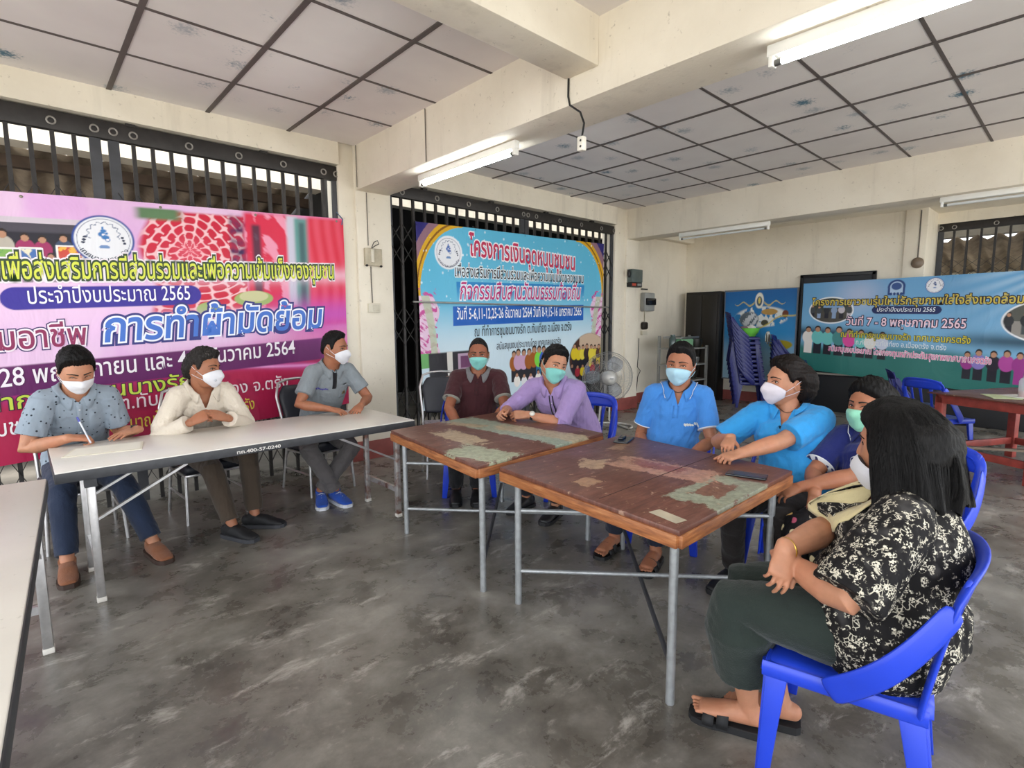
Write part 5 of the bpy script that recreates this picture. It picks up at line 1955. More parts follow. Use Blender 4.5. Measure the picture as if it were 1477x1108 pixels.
    # ---- footwear
    for s in 'RL':
        k = g('shoes', 'shoe')
        if not k: continue
        ak, td = an[s], toe[s]
        fr = td.cross(up).normalized()
        fo = g('foot', 1.0) * sc
        lz = S.get('lift_' + s, 0.0)
        G = lambda f, z, x=0.0: Vector((ak.x, ak.y, lz)) + td * (f * fo) + fr * x + up * z
        if k == 'sandal':
            mb = MB()
            out = []
            for f, w in ((-.075, .022), (-.06, .034), (-.02, .038), (.05, .040), (.11, .047), (.16, .048), (.19, .038), (.203, .018)):
                out.append((f, w))
            for z0_, z1_, gr in ((.001, .022, 1.0),):
                lo = [G(f, z0_, w) for f, w in out] + [G(f, z0_, -w) for f, w in reversed(out)]
                hi = [G(f, z1_ + .006 * max(0, -f / .07), w) for f, w in out] + [G(f, z1_ + .006 * max(0, -f / .07), -w) for f, w in reversed(out)]
                n = len(lo)
                mb.add(lo + hi, [tuple(range(n - 1, -1, -1)), tuple(range(n, 2 * n))] + [(i, (i + 1) % n, n + (i + 1) % n, n + i) for i in range(n)])
            so = put('sandal', mb.mesh(), S['shoe_mat'], smooth=False)
            mb = MB()
            for f0, h_, w_ in ((.075, .074, .050), (.125, .056, .053)):
                rows = []
                for df in (-.020, .020):
                    row = []
                    for i in range(13):
                        a = pi * i / 12
                        row.append(G(f0 + df + .012 * cos(a) * (1 if s == 'R' else -1) * .5, .014 + (h_ - .014) * sin(a) ** .7, w_ * cos(a)))
                    rows.append(row)
                mb.grid(rows)
            me = evaluated_mesh(mb.mesh(), [('SOLIDIFY', dict(thickness=.004, offset=0))])
            put('strap', me, S['shoe_mat'], so)
        else:
            mb = MB()
            mb.loft([G(-.062, .050), G(-.03, .052), G(.03, .053), G(.075, .048), G(.115, .038), G(.155, .032), G(.185, .028)], [.028, .036, .041, .044, .046, .044, .036], [.036, .040, .040, .036, .026, .020, .016], side=fr, n=20, power=2.3)
            mb.loft([G(-.018, .055), ak + up * .004], [.040, .042], n=18, cap='flat')
            me = remesh(mb, .004, 3)
            so = put('shoe', me, S['shoe_mat'])
            mb = MB()
            out = [(-.088, .018), (-.078, .030), (-.04, .040), (.04, .044), (.10, .050), (.15, .050), (.185, .042), (.206, .022)]
            lo = [G(f, .001, w) for f, w in out] + [G(f, .001, -w) for f, w in reversed(out)]
            hi = [G(f, .026, w * 1.02) for f, w in out] + [G(f, .026, -w * 1.02) for f, w in reversed(out)]
            n = len(lo)
            mb.add(lo + hi, [tuple(range(n - 1, -1, -1)), tuple(range(n, 2 * n))] + [(i, (i + 1) % n, n + (i + 1) % n, n + i) for i in range(n)])
            put('sole', mb.mesh(), S.get('sole_mat', S['shoe_mat']), so, smooth=False)
            if S.get('laces'):
                mb = MB()
                for i in range(4):
                    f = .055 + .022 * i
                    z = .092 - .011 * i
                    mb.path([G(f, z - .012, -.026), G(f + .006, z, 0), G(f, z - .012, .026)], .003, n=6)
                put('laces', mb.mesh(), S['laces'], so)

    face(ctx)
    hair(ctx)
    if g('mask'): mask(ctx)
    if g('collar') is not None: collar(ctx)
    return ctx


def surf_at(ctx, x, z):
    """front surface point (head frame) at given x,z"""
    if 'face_lut' not in ctx:
        A, E = np.meshgrid(np.linspace(-1.2, 1.2, 241), np.linspace(-1.3, 1.2, 251))
        ctx['face_lut'] = head_shape(dirs(A.ravel(), E.ravel()), True, fat=ctx['S'].get('fat', 0)) * ctx['S'].get('head_scale', 1.0)
    p = ctx['face_lut']
    i = np.argmin((p[:, 0] - x) ** 2 + (p[:, 2] - z) ** 2)
    return p[i]


EYE_WHITE = NT('eye_white', .25)
EYE_WHITE.color(srgb('e6ddd6'))
EYE_DARK = NT('eye_iris', .2)
EYE_DARK.color(srgb('1c120d'))
BROW = NT('brow_hair', .8)
BROW.color(srgb('15100e'))


def face(ctx):
    HW, hr, hf, hu, S = ctx['HW'], ctx['hr'], ctx['hf'], ctx['hu'], ctx['S']
    hs = S.get('head_scale', 1.0)
    opn = S.get('eye_open', 1.0)
    R = Matrix((hr, hf, hu)).transposed()
    for sg in (1, -1):
        p = surf_at(ctx, .0315 * sg * hs, .006 * hs) - np.array([0, .0022, 0])
        rot = R @ Matrix.Rotation(radians(-16 * sg), 3, 'Z')
        mb = MB()
        mb.ell(HW([p])[0], (.0150 * hs, .0050, .0056 * opn * hs), rot=rot, nu=18, nv=10)
        e = ctx['put']('eye', mb.mesh(), EYE_WHITE.m)
        gx = S.get('gaze', 0.0) * .005
        mb = MB()
        c = HW([p + np.array([gx, .0034, S.get('gaze_z', 0) * .002])])[0]
        mb.ell(c, (.0058 * hs, .0022, min(.0058, .0060 * opn) * hs), rot=rot, nu=16, nv=8)
        ctx['put']('iris', mb.mesh(), EYE_DARK.m, e)
        # upper lid: fold of skin with dark lash line
        mb = MB()
        pts = []
        for k in range(9):
            u = -1 + 2 * k / 8
            q = surf_at(ctx, (.0315 * sg + .0165 * u * 1.0) * hs, (.006 + .0078 * opn * (1 - u * u) - .0006) * hs)
            pts.append(q + np.array([0, .0012, 0]))
        mb.loft(HW(pts), [.0009] + [.0019] * 7 + [.0009], n=8)
        ctx['put']('eyelash', mb.mesh(), BROW.m, e)
        mb = MB()
        pts, rr = [], []
        for k in range(10):
            u = k / 9
            x = (.012 + .042 * u) * sg
            z = .0245 + .0075 * sin(pi * min(1, u * .8 + .1)) - .004 * u + S.get('brow_z', 0)
            pts.append(surf_at(ctx, x * hs, z * hs) - np.array([0, .0004, 0]))
            rr.append(.0042 * (1 - .65 * u))
        mb.loft(HW(pts), [.0022] * 10, rr, n=8)
        ctx['put']('eyebrow', mb.mesh(), S.get('brow_mat', BROW.m))
    if S.get('lips'):
        mb = MB()
        for z, r in ((-.0595, .0045), (-.068, .0055)):
            pts = [surf_at(ctx, x * hs, z * hs) for x in np.linspace(-.022, .022, 9)]
            mb.loft(HW(pts), [.0015] + [r] * 7 + [.0015], n=8)
        ctx['put']('lips', mb.mesh(), S['lips'])


def hair(ctx):
    S, HW, put = ctx['S'], ctx['HW'], ctx['put']
    H = S['hair']
    hs = S.get('head_scale', 1.0)
    A, E = head_grid(132, 96)
    a = ((A.ravel() + pi) % (2 * pi)) - pi
    D = dirs(A.ravel(), E.ravel())
    P = head_shape(D, False, fat=S.get('fat', 0)) * hs
    aa = np.degrees(np.abs(a))
    # hairline height against azimuth
    kx = np.array(H.get('line_az', [0, 25, 50, 66, 74, 84, 92, 104, 116, 130, 180]))
    kz = np.array(H.get('line_z', [.080, .078, .066, .045, .000, -.012, .022, .030, .000, -.045, -.058])) * hs
    hz = np.interp(aa, kx, kz)
    hz = hz + .0022 * vnoise(np.stack([np.sin(a) * 3, np.cos(a) * 3, 0 * a], 1), S.get('seed', 1), 4.0, 3)
    z = P[:, 2]
    ins = sstep(0.0, H.get('blend', .022), z - hz)
    top = sstep(.02, .10, z)
    front = sstep(.0, .08, P[:, 1])
    back = sstep(.0, .08, -P[:, 1])
    th = H.get('side', .006) * (1 - top) + H.get('top', .014) * top + H.get('front', .004) * top * front + H.get('back', 0) * back * (1 - top)
    asym = 1 + H.get('asym', 0) * np.sin(a)
    N = P / np.linalg.norm(P, axis=1)[:, None]
    rough = vnoise(P, S.get('seed', 1) + 50, H.get('nscale', 90), 2) * H.get('rough', .002)
    streak = np.sin(a * 55 + 3 * np.sin(z * 60)) * .0008 + np.sin(a * 91 + 5 * z * 40) * .0006
    r = ins * (th * asym + rough + streak * (1 - .5 * top)) - .004 * (1 - ins)
    Q = P + N * r[:, None]
    keep = z > hz - .004
    me = bpy.data.meshes.new('hair')
    nu, nv = A.shape[1], A.shape[0]
    fs = [f for f in grid_faces(nv, nu) if all(keep[i] for i in f)] + [tuple((nv - 1) * nu + j for j in range(nu))]
    used = sorted({i for f in fs for i in f})
    ren = {o: n for n, o in enumerate(used)}
    W = HW(Q[used])
    me.from_pydata([tuple(p) for p in W], [], [tuple(ren[i] for i in f) for f in fs])
    ctx['hair'] = put('hair', me, H['mat'])
    B = H.get('bob')
    if B: bob(ctx, B)


def bob(ctx, B):
    """hair falling to a blunt lower edge; profile rows: z, half width, back, front reach, face opening (deg)"""
    S, HW, put = ctx['S'], ctx['HW'], ctx['put']
    n = 120
    rng = np.random.RandomState(S.get('seed', 1) + 9)
    prof = np.array(B['rows'])
    zs = np.linspace(prof[0, 0], prof[-1, 0], 40)
    X = np.interp(-zs, -prof[:, 0], prof[:, 1])
    BK = np.interp(-zs, -prof[:, 0], prof[:, 2])
    FR = np.interp(-zs, -prof[:, 0], prof[:, 3])
    OP = np.interp(-zs, -prof[:, 0], prof[:, 4])
    rows, inner = [], []
    for i, z in enumerate(zs):
        row, inr = [], []
        for j in range(n):
            u = -1 + 2 * j / (n - 1)
            a = pi + u * (pi - radians(OP[i]))
            a0 = a
            k = i / 39.0
            wob = .009 * k * sin(a0 * 9 + 5 * k) + .006 * k * sin(a0 * 17 + 2 * k) + .004 * k * sin(a0 * 29 + 1 + 6 * k) + .0014 * sin(a0 * 60 + 4 * k) + .016 * max(0, k - .8) * sin(a0 * 3 + 1) * 5
            x = (X[i] + wob) * sin(a)
            y = (BK[i] + wob) * cos(a) if cos(a) < 0 else (FR[i] + wob) * cos(a)
            zz = z + (k ** 3) * (.012 * sin(a0 * 7) + .010 * sin(a0 * 23) + .006 * rng.uniform(-1, 1) + B.get('rise', 0) * (u * u))
            row.append((x, y, zz))
            s = 1 - B.get('thick', .02) / max(X[i], .05)
            inr.append((x * s, y * s, zz + .006))
        rows.append(row)
        inner.append(inr)
    V = [HW(r) for r in rows]
    Vi = [HW(r) for r in inner]
    mb = MB()
    mb.grid(V)
    mb.grid([list(reversed(r)) for r in Vi])
    mb.grid([V[-1], Vi[-1]])
    mb.grid([[r[0] for r in V], [r[0] for r in Vi]])
    mb.grid([[r[-1] for r in V], [r[-1] for r in Vi]])
    o = put('hair_length', mb.mesh(), S['hair']['mat'], ctx['hair'])
    # loose strands over the surface
    mb = MB()
    for k in range(B.get('strands', 500)):
        j = rng.uniform(2, n - 3)
        j0 = int(j)
        t = j - j0
        i0 = rng.randint(0, 14)
        i1 = min(39, i0 + rng.randint(14, 39))
        w = rng.uniform(.0006, .0014)
        off = rng.uniform(.000, .006)
        drift = rng.normal() * 1.5
        L, Rr = [], []
        for i in range(i0, i1 + 1, 3):
            jj = min(max(j + drift * (i - i0) / 20, 0), n - 2)
            q = int(jj)
            p = np.array(rows[i][q]) * (1 - (jj - q)) + np.array(rows[i][q + 1]) * (jj - q)
            out = p * np.array([1, 1, 0])
            out /= max(np.linalg.norm(out), 1e-6)
            sd = np.array([-out[1], out[0], 0])
            kk = (i - i0) / max(1, (i1 - i0))
            p = p + out * (off * sin(pi * min(1, kk * .9 + .1)) + .001) + np.array([0, 0, -.012 * kk if i1 == 39 else 0])
            ww = w * (1 - .8 * kk)
            L.append(p - sd * ww)
            Rr.append(p + sd * ww)
        if len(L) > 2: mb.grid([HW(L), HW(Rr)])
    if mb.v: tag(put('hair_strands', mb.mesh(fix=False), S['hair']['mat'], ctx['hair']), kind='stuff')


def mask(ctx):
    S, HW, put = ctx['S'], ctx['HW'], ctx['put']
    hs = S.get('head_scale', 1.0)
    kind, mat = S['mask']
    dz = S.get('mask_drop', 0.0)
    rows = []
    nr, nc = 22, 37
    fat = S.get('fat', 0)
    for i in range(nr):
        v = i / (nr - 1)
        row = []
        for j in range(nc):
            u = -1 + 2 * j / (nc - 1)
            az = radians(66) * u
            e_top = radians(-4 + (5 if kind == 'kn95' else 2) * (1 - u * u) - 12 * u * u * (1 if kind == 'kn95' else .7))
            e_bot = radians(-66 + 22 * u * u)
            if kind == 'kn95': e_bot = radians(-64 + 30 * abs(u) ** 1.6)
            el_ = e_top + (e_bot - e_top) * v
            d = dirs(np.array([az]), np.array([el_]))
            p0 = head_shape(d, False, fat=fat)[0] * hs
            p1 = head_shape(d, True, fat=fat)[0] * hs
            p = p1 if np.linalg.norm(p1) > np.linalg.norm(p0) else p0
            n_ = d[0] / np.linalg.norm(d[0])
            c = (1 - u * u)
            env = np.exp(-((u) / .42) ** 2)
            if kind == 'kn95':
                b = .004 + .026 * sin(pi * min(1, v * .92 + .06)) * (1 - abs(u)) ** .75 + .010 * env * exp(-((v - .22) / .2) ** 2)
            else:
                b = .004 + .015 * sin(pi * v) ** .8 * c ** .7 + .013 * env * exp(-((v - .14) / .16) ** 2)
                b += .0012 * sin(v * pi * 7) * c
                b += .0015 * sin(u * 9 + v * 5) * c * sin(pi * v)
            if kind == 'kn95': p = np.array([p[0] * (1 - .0), p[1], p[2]])
            q = p0 * .55 + p * .45 + n_ * b
            if np.linalg.norm(q) < np.linalg.norm(p) + .002 * hs: q = p + n_ * .002
            row.append(q + np.array([0, 0, dz]))
        rows.append(row)
    mb = MB()
    mb.grid([HW(r) for r in rows])
    me = evaluated_mesh(mb.mesh(), [('SOLIDIFY', dict(thickness=.0016, offset=0))])
    m = put('face_mask', me, mat)
    mb = MB()
    for sg, j in ((1, nc - 1), (-1, 0)):
        ear = np.array([.0790 * sg, -.026, .018]) * hs
        ear2 = np.array([.0760 * sg, -.026, -.030]) * hs
        for i, e_ in ((2, ear), (nr - 4, ear2)):
            q = rows[i][j]
            mid = (q + e_) / 2
            mid = mid + np.array([.006 * sg, 0, 0])
            mb.path(HW([q, mid, e_]), .0016, n=6)
    put('ear_loop', mb.mesh(), S.get('strap_mat', mat), m)
    if S.get('valve') is not None:
        q = rows[9][nc // 2 + 6 * S.get('valve_side', 1)]
        mb = MB()
        R = Matrix((ctx['hr'], ctx['hf'], ctx['hu'])).transposed() @ Matrix.Rotation(radians(-22 * S.get('valve_side', 1)), 3, 'Z')
        mb.ell(HW([q])[0], (.011, .005, .011), rot=R, nu=16, nv=8)
        put('valve', mb.mesh(), S['valve'], m)


def on_shirt(ctx, u, w, off=.002):
    """point on the shirt front: u to the wearer's right, w up from the neck base"""
    nb, cr, cf, cu, inv = ctx['nb'], ctx['cr'], ctx['cf'], ctx['cu'], ctx['inv']
    o = inv @ (nb + cr * u + cu * w + cf * .45)
    h = ctx['bvh'].ray_cast(o, -cf)
    if h[0] is None: return nb + cr * u + cu * w + cf * .11
    return inv.inverted() @ (h[0] + cf * off)


def patch(ctx, name, poly_rows, mat, off=.002, thick=.0012, parent=None):
    """poly_rows: grid of (u,w) laid on the shirt"""
    mb = MB()
    mb.grid([[on_shirt(ctx, u, w, off) for u, w in r] for r in poly_rows])
    me = evaluated_mesh(mb.mesh(), [('SOLIDIFY', dict(thickness=thick, offset=0))])
    return ctx['put'](name, me, mat, parent or ctx['shirt'])


def rect_rows(u0, u1, w0, w1, nu=6, nw=8):
    return [[(u0 + (u1 - u0) * j / nu, w0 + (w1 - w0) * i / nw) for j in range(nu + 1)] for i in range(nw + 1)]


def collar(ctx):
    S, nb, cr, cf, cu, inv = ctx['S'], ctx['nb'], ctx['cr'], ctx['cf'], ctx['cu'], ctx['inv']
    C = S['collar']
    hw = C.get('height', .030)
    op = radians(C.get('open', 26))
    rows = [[], [], [], []]
    n = 44
    for j in range(n + 1):
        a = op + (2 * pi - 2 * op) * j / n        # 0 = front
        fr = max(0.0, cos(a))
        bk = max(0.0, -cos(a))
        rx, ry = C.get('rx', .070) * ctx['sc'], C.get('ry', .070) * ctx['sc']
        xo = max(0.0, S.get('shirt_off', .007) - .007)
        base = nb + cr * ((rx + xo) * sin(a)) + cf * ((ry + xo * 1.4) * cos(a) + .004) + cu * (xo * 1.8)
        tip = exp(-((min(a, 2 * pi - a) - op) / .35) ** 2)
        out = (cr * sin(a) + cf * cos(a))
        rows[0].append(base + cu * (-.012 - .045 * fr ** 2))
        rows[1].append(base + cu * (hw * (1 - .75 * fr) - .030 * fr ** 2) + out * .002)
        rows[2].append(base + cu * (hw * (1 - .75 * fr) - .028 * fr ** 2 - .003) + out * .010)
        o = base + out * (.034 + .018 * tip) + cu * (-.006 - .050 * fr - .028 * tip)
        h = ctx['bvh'].find_nearest(inv @ o)
        if h[0] is not None:
            q = inv.inverted() @ (h[0] + h[1] * .007)
            if (q - o).length < .08: o = q
        rows[3].append(o)
    mb = MB()
    mb.grid(rows)
    me = evaluated_mesh(mb.mesh(), [('SUBSURF', dict(levels=1)), ('SOLIDIFY', dict(thickness=.003, offset=0))])
    c = ctx['put']('collar', me, C.get('mat', S['shirt']), ctx['shirt'])
    if C.get('stripe'):
        mb = MB()
        mb.path([p + cu * .003 for p in rows[3]][2:-2], .0018, n=6)
        ctx['put']('piping', mb.mesh(), C['stripe'], c)
    return c


def placket(ctx, w0, w1, width, mat, buttons=None, bmat=None, shift=0.0):
    p = patch(ctx, 'placket', rect_rows(-width / 2 + shift, width / 2 + shift, w0, w1, 2, 14), mat, .003, .003)
    for w in buttons or []:
        mb = MB()
        q = on_shirt(ctx, shift, w, .005)
        R = Matrix((ctx['cr'], ctx['cf'], ctx['cu'])).transposed()
        mb.ell(q, (.0052, .0022, .0052), rot=R, nu=12, nv=6)
        ctx['put']('button', mb.mesh(), bmat or mat, p)
    return p


def skin(name, hexc):
    t = NT(name, .52, 0, .4)
    c = srgb(hexc)
    v = t.coord()
    n = t.noise(v, 28, 4)
    n2 = t.noise(v, 9, 2)
    base = t.ramp(n, [(.3, mix_shade(c, .90)), (.7, mix_shade(c, 1.08))])
    red = tuple(min(1, x * k) for x, k in zip(c[:3], (1.12, .86, .82))) + (1,)
    t.color(t.mix(t.ramp(n2, [(.45, (0, 0, 0, 1)), (.75, (.5, .5, .5, 1))]), base, red))
    t.bump(t.noise(v, 140, 3), .12, .003)
    try:
        t.b.inputs['Subsurface Weight'].default_value = .08
        t.b.inputs['Subsurface Radius'].default_value = (.012, .005, .003)
    except Exception:
        pass
    return t.m


def hair_mat(name, hexc, tip=None):
    t = NT(name, .55, 0, .18)
    c = srgb(hexc)
    v = t.coord('Object', (1, 1, .16))
    n = t.noise(v, 160, 4, .6)
    c2 = srgb(tip) if tip else mix_shade(c, 1.6)
    t.color(t.ramp(n, [(.40, mix_shade(c, .5)), (.62, c), (.80, c2)]))
    t.bump(n, .7, .006)
    return t.m
# ---------------------------------------------------------------- cloth and skin of each person
SK1 = skin('skin_light_brown', 'a8745a')
SK2 = skin('skin_tan', '9c674c')
SK3 = skin('skin_brown', '8a563e')
SK4 = skin('skin_warm', 'b07c60')
SK5 = skin('skin_deep', '7d4c36')
HB = hair_mat('black_hair', '0e0c0c')
HG = hair_mat('greying_hair', '2b2725', '8a8580')
HBR = hair_mat('dark_brown_hair', '150d0a', '4a3026')
MTEAL = fabric('teal_mask_cloth', '7fc4bd', weave=500)
MBLUE = fabric('pale_blue_mask_cloth', 'a8cfe0', weave=500)
MGREEN = fabric('green_mask_cloth', '8fd0b4', weave=500)
MWHITE = fabric('white_mask_cloth', 'dcdce2', weave=500)
WHT = fabric('white_trim', 'd8dade')
BLKC = fabric('black_cloth', '15151a')
GOLD = plain('gold', 'c9a24a', .3, .9)


def dotted(name, base, dot, scale, size, rnd=.9):
    t = NT(name, .85, 0, .25)
    v = t.coord()
    d = t.voro(v, scale, 'F1', rnd)
    n = t.noise(v, 8, 3)
    c = t.ramp(n, [(.3, mix_shade(srgb(base), .92)), (.7, mix_shade(srgb(base), 1.06))])
    t.color(t.mix(t.ramp(d, [(size, (1, 1, 1, 1)), (size * 1.25, (0, 0, 0, 1))]), c, srgb(dot)))
    t.bump(t.noise(v, 14, 4, .6), .35, .012)
    return t.m


def floral(name):
    t = NT(name, .8, 0, .25)
    v0 = t.coord()
    wv = t.N('ShaderNodeVectorMath', operation='ADD')
    nz = t.N('ShaderNodeTexNoise')
    nz.inputs['Scale'].default_value = 26
    t.L(v0, nz.inputs['Vector'])
    sc_ = t.N('ShaderNodeVectorMath', operation='SCALE')
    sc_.inputs['Scale'].default_value = .035
    t.L(nz.outputs['Color'], sc_.inputs[0])
    t.L(v0, wv.inputs[0])
    t.L(sc_.outputs[0], wv.inputs[1])
    v = wv.outputs[0]
    big = t.voro(v, 44, 'F1', .9)
    sm = t.voro(v0, 190, 'F1', 1.0)
    edge = t.voro(v, 75, 'DISTANCE_TO_EDGE', 1.0)
    sel = t.noise(v0, 30, 2)
    bunch = t.math('MULTIPLY', t.ramp(big, [(.34, (1, 1, 1, 1)), (.46, (0, 0, 0, 1))]), t.ramp(sm, [(.42, (1, 1, 1, 1)), (.55, (0, 0, 0, 1))]))
    stem = t.math('MULTIPLY', t.ramp(edge, [(.05, (.8, .8, .8, 1)), (.10, (0, 0, 0, 1))]), t.ramp(sel, [(.53, (0, 0, 0, 1)), (.58, (1, 1, 1, 1))]))
    m = t.math('MAXIMUM', t.math('MULTIPLY', bunch, t.ramp(sel, [(.36, (.0, .0, .0, 1)), (.44, (1, 1, 1, 1))])), stem)
    base = t.ramp(t.noise(v0, 13, 2), [(.58, srgb('141213')), (.72, srgb('3c3a3a'))])
    t.color(t.mix(m, base, srgb('cfc8b6')))
    t.bump(t.noise(v0, 14, 4, .6), .3, .012)
    return t.m


def cuff_trim(ctx, s, frac, r, mat, w=.010, parent=None, name='cuff_trim'):
    a, e, wv = ctx['sh'][s], ctx['el'][s], ctx['wr'][s]
    p = a.lerp(e, frac) if frac <= 1 else e.lerp(wv, frac - 1)
    d = ((e - a) if frac <= 1 else (wv - e)).normalized()
    mb = MB()
    mb.loft([p - d * w / 2, p + d * w / 2], [r, r], n=26, cap='flat')
    return ctx['put'](name, mb.mesh(), mat, parent or ctx['shirt'])


def wristband(ctx, s, r, mat, face_mat=None, w=.016, back=.028, name='wristwatch', face_r=.017, dorsal=None):
    e, wv = ctx['el'][s], ctx['wr'][s]
    d = (wv - e).normalized()
    p = wv - d * back
    n = Vector(dorsal or ctx['S']['hand_' + s][1])
    n = (n - d * n.dot(d)).normalized()
    mb = MB()
    mb.loft([p - d * w / 2, p + d * w / 2], [r * 1.12, r * 1.12], [r * .92, r * .92], side=n.cross(d), n=26, cap='flat')
    o = ctx['put'](name, mb.mesh(), mat)
    if face_mat:
        mb = MB()
        q = p + n * r * .92
        mb.loft([q - n * .002, q + n * .007], [face_r, face_r], n=20, cap='flat')
        ctx['put']('dial', mb.mesh(), face_mat, o)
    return o


def cord(ctx, mat, drop=.10, half=.060, name='neck_cord', r=.0022, front_off=.006, shift=0.0):
    nb, cr, cf, cu = ctx['nb'], ctx['cr'], ctx['cf'], ctx['cu']
    pts = []
    for a in np.linspace(radians(-165), radians(165), 25):
        k = max(0, cos(a))
        p = nb + cr * (half * 1.12 * sin(a)) + cf * (half * 1.05 * cos(a) + .006) + cu * (.028 - .02 * k - drop * max(0, k) ** 3 * .3)
        pts.append(p)
    mb = MB()
    mb.path(pts, r, n=6)
    return ctx['put'](name, mb.mesh(), mat)


def logo(ctx, u, w, wu, hw, mat, seed=1, name='embroidery', n=5):
    mb = MB()
    rng = np.random.RandomState(seed)
    for k in range(n):
        uu = u - wu / 2 + wu * (k + .5) / n
        ww = w + hw * .25 * rng.uniform(-1, 1)
        a, b = wu / n * .55, hw * rng.uniform(.25, .5)
        mb.grid([[on_shirt(ctx, uu + a * x * (1 - z * z * .75) + b * .4 * z, ww + b * z, .0035) for x in (-1, -.3, .4, 1)] for z in (-1, -.5, 0, .5, 1)])
    return ctx['put'](name, mb.mesh(), mat, ctx['shirt'])


def lower(yaw, k=.9): return (cos(radians(yaw)), sin(radians(yaw)), -k)


# 1. man writing, at the left end of the white table
c = person(dict(head_scale=1.09, label='man in a grey dotted shirt writing on paper at the white table', seed=11,
    hip=(.22, 4.36, .50), head=(.235, 4.03, 1.125), yaw=-90, chest_yaw=-84, head_yaw=-80, head_pitch=-27, head_roll=3, skin=SK4, eye_open=.35, gaze_z=-1,
    wrist_R=(.175, 3.93, .752), wrist_L=(.50, 4.00, .742), hand_R=((.80, .15, -.18), (-.15, -.25, .95), 'pen', (.35, 30)), hand_L=((-.70, -.42, -.06), (0, -.1, 1), 'flat'),
    pole_R=(-.55, .0, -1), pole_L=(.35, .0, -1), shoulder=1.0, arm=1.10, girth=1.04,
    ankle_R=(.10, 3.78, .09), ankle_L=(.50, 3.76, .09), toe_R=(-.05, -1, 0), toe_L=(.20, -1, 0),
    shirt=dotted('grey_dotted_shirt', '8b97a3', '2d333c', 34, .17), sleeve=.74, sleeve_flare=.014, trousers=fabric('navy_trousers', '1f2a40'), shoe_mat=fabric('brown_suede', '7f5138'), sole_mat=plain('dark_sole', '3b2a22', .7),
    vneck=(.045, .030), collar=dict(height=.034, open=18), hair=dict(mat=HB, top=.030, front=.012, side=.011, rough=.003, line_z=[.070, .070, .060, .040, -.002, -.014, .020, .030, .0, -.045, -.060]),
    mask=('surgical', MWHITE)))
placket(c, -.33, -.05, .028, c['S']['shirt'], [-.08, -.16, -.24], plain('shirt_button', 'c9ced4', .4))
wristband(c, 'L', .029, BLKC, plain('watch_face', '16181c', .2), .022, .030, face_r=.018)
mb = MB()
t0 = Vector((.262, 3.905, .712))
mb.tube(t0, t0 + Vector((-.045, .010, .145)), .0045, n=10)
pen = mb.build('pen', plain('white_pen', 'd5d8e4', .3), None, True)
tag(pen, 'white and blue pen held in the right hand of the writing man', 'pen')
mb = MB()
mb.tube(t0 + Vector((-.041, .009, .130)), t0 + Vector((-.049, .011, .158)), .0055, n=10)
mb.build('pen_cap', plain('violet_blue', '4a4fa8', .3), pen, True)

# 2. man in the cream shirt
c = person(dict(head_scale=1.09, label='man in a cream long sleeved shirt with hands joined over the white table', seed=22,
    hip=(.95, 4.34, .50), head=(.895, 4.00, 1.095), yaw=-86, chest_yaw=-80, head_yaw=-46, head_pitch=-3, head_roll=-4, skin=SK2, shoulder=1.0, girth=1.06,
    wrist_R=(.775, 3.88, .770), wrist_L=(.985, 3.88, .770), hand_R=((.80, -.15, .40), (-.35, -.70, .55), 'clasp', (.5, 30)), hand_L=((-.82, -.1, .36), (.35, -.70, .55), 'clasp', (.5, 30)),
    pole_R=(-.7, .3, -.7), pole_L=(.7, .3, -.7),
    ankle_R=(.93, 3.72, .09), ankle_L=(1.10, 3.82, .09), toe_R=(.45, -.9, 0), toe_L=(.75, -.65, 0), knee_R=(-.1, -.6, 1), knee_L=(.25, -.6, 1),
    shirt=fabric('cream_shirt', 'd3c8b8', var=.05), sleeve=1.90, shirt_off=.012, fold=.0050, trousers=fabric('brown_trousers', '453a30'), shoe_mat=plain('black_canvas_shoe', '17171a', .7), sole_mat=plain('grey_sole', '3a3b40', .7),
    vneck=(.10, .040), collar=dict(height=.030, open=30), hair=dict(mat=HG, top=.024, front=.010, side=.014, back=.014, rough=.005, nscale=60, line_z=[.066, .066, .058, .045, .005, -.012, .018, .028, -.01, -.055, -.068]),
    mask=('kn95', MWHITE), valve=plain('valve_grey', 'b9bcc4', .4), valve_side=1))
placket(c, -.33, -.11, .03, c['S']['shirt'], [-.14, -.21], c['S']['shirt'])

# 3. man in the grey polo with blue shoes
c = person(dict(head_scale=1.09, label='man in a grey polo with black placket and bright blue shoes', seed=33,
    hip=(1.80, 4.34, .50), head=(1.855, 4.10, 1.19), yaw=-88, chest_yaw=-86, head_yaw=-52, head_pitch=-4, skin=SK2, girth=1.05, arm=1.04,
    leg_frac=.985, wrist_R=(1.70, 3.89, .748), wrist_L=(1.95, 3.88, .748), hand_R=((.62, -.55, -.22), (.1, -.3, 1), 'relax'), hand_L=((-.62, -.55, -.22), (-.1, -.3, 1), 'relax'),
    pole_R=(-.8, .2, -.6), pole_L=(.8, .2, -.6),
    ankle_R=(1.73, 3.93, .10), ankle_L=(1.64, 3.99, .10), toe_R=(.10, -1, 0), toe_L=(-.35, -.95, 0), knee_R=(-.75, -.6, .8), knee_L=(.75, -.6, .8),
    shirt=fabric('grey_polo', '80878c'), sleeve=.70, trousers=fabric('grey_trousers', '5b5757'), shoe_mat=fabric('blue_running_shoe', '2550b0'), sole_mat=plain('white_sole', 'd0d3da', .6), laces=WHT,
    vneck=(.03, .02), collar=dict(height=.032, open=16), hair=dict(mat=HB, top=.018, front=.014, side=.006), mask=('kn95', MWHITE)))
placket(c, -.155, -.015, .034, BLKC)
logo(c, .095, -.155, .09, .020, ink('453f8f'), 2, n=7)
logo(c, -.100, -.205, .026, .045, GOLD, 3, n=2)
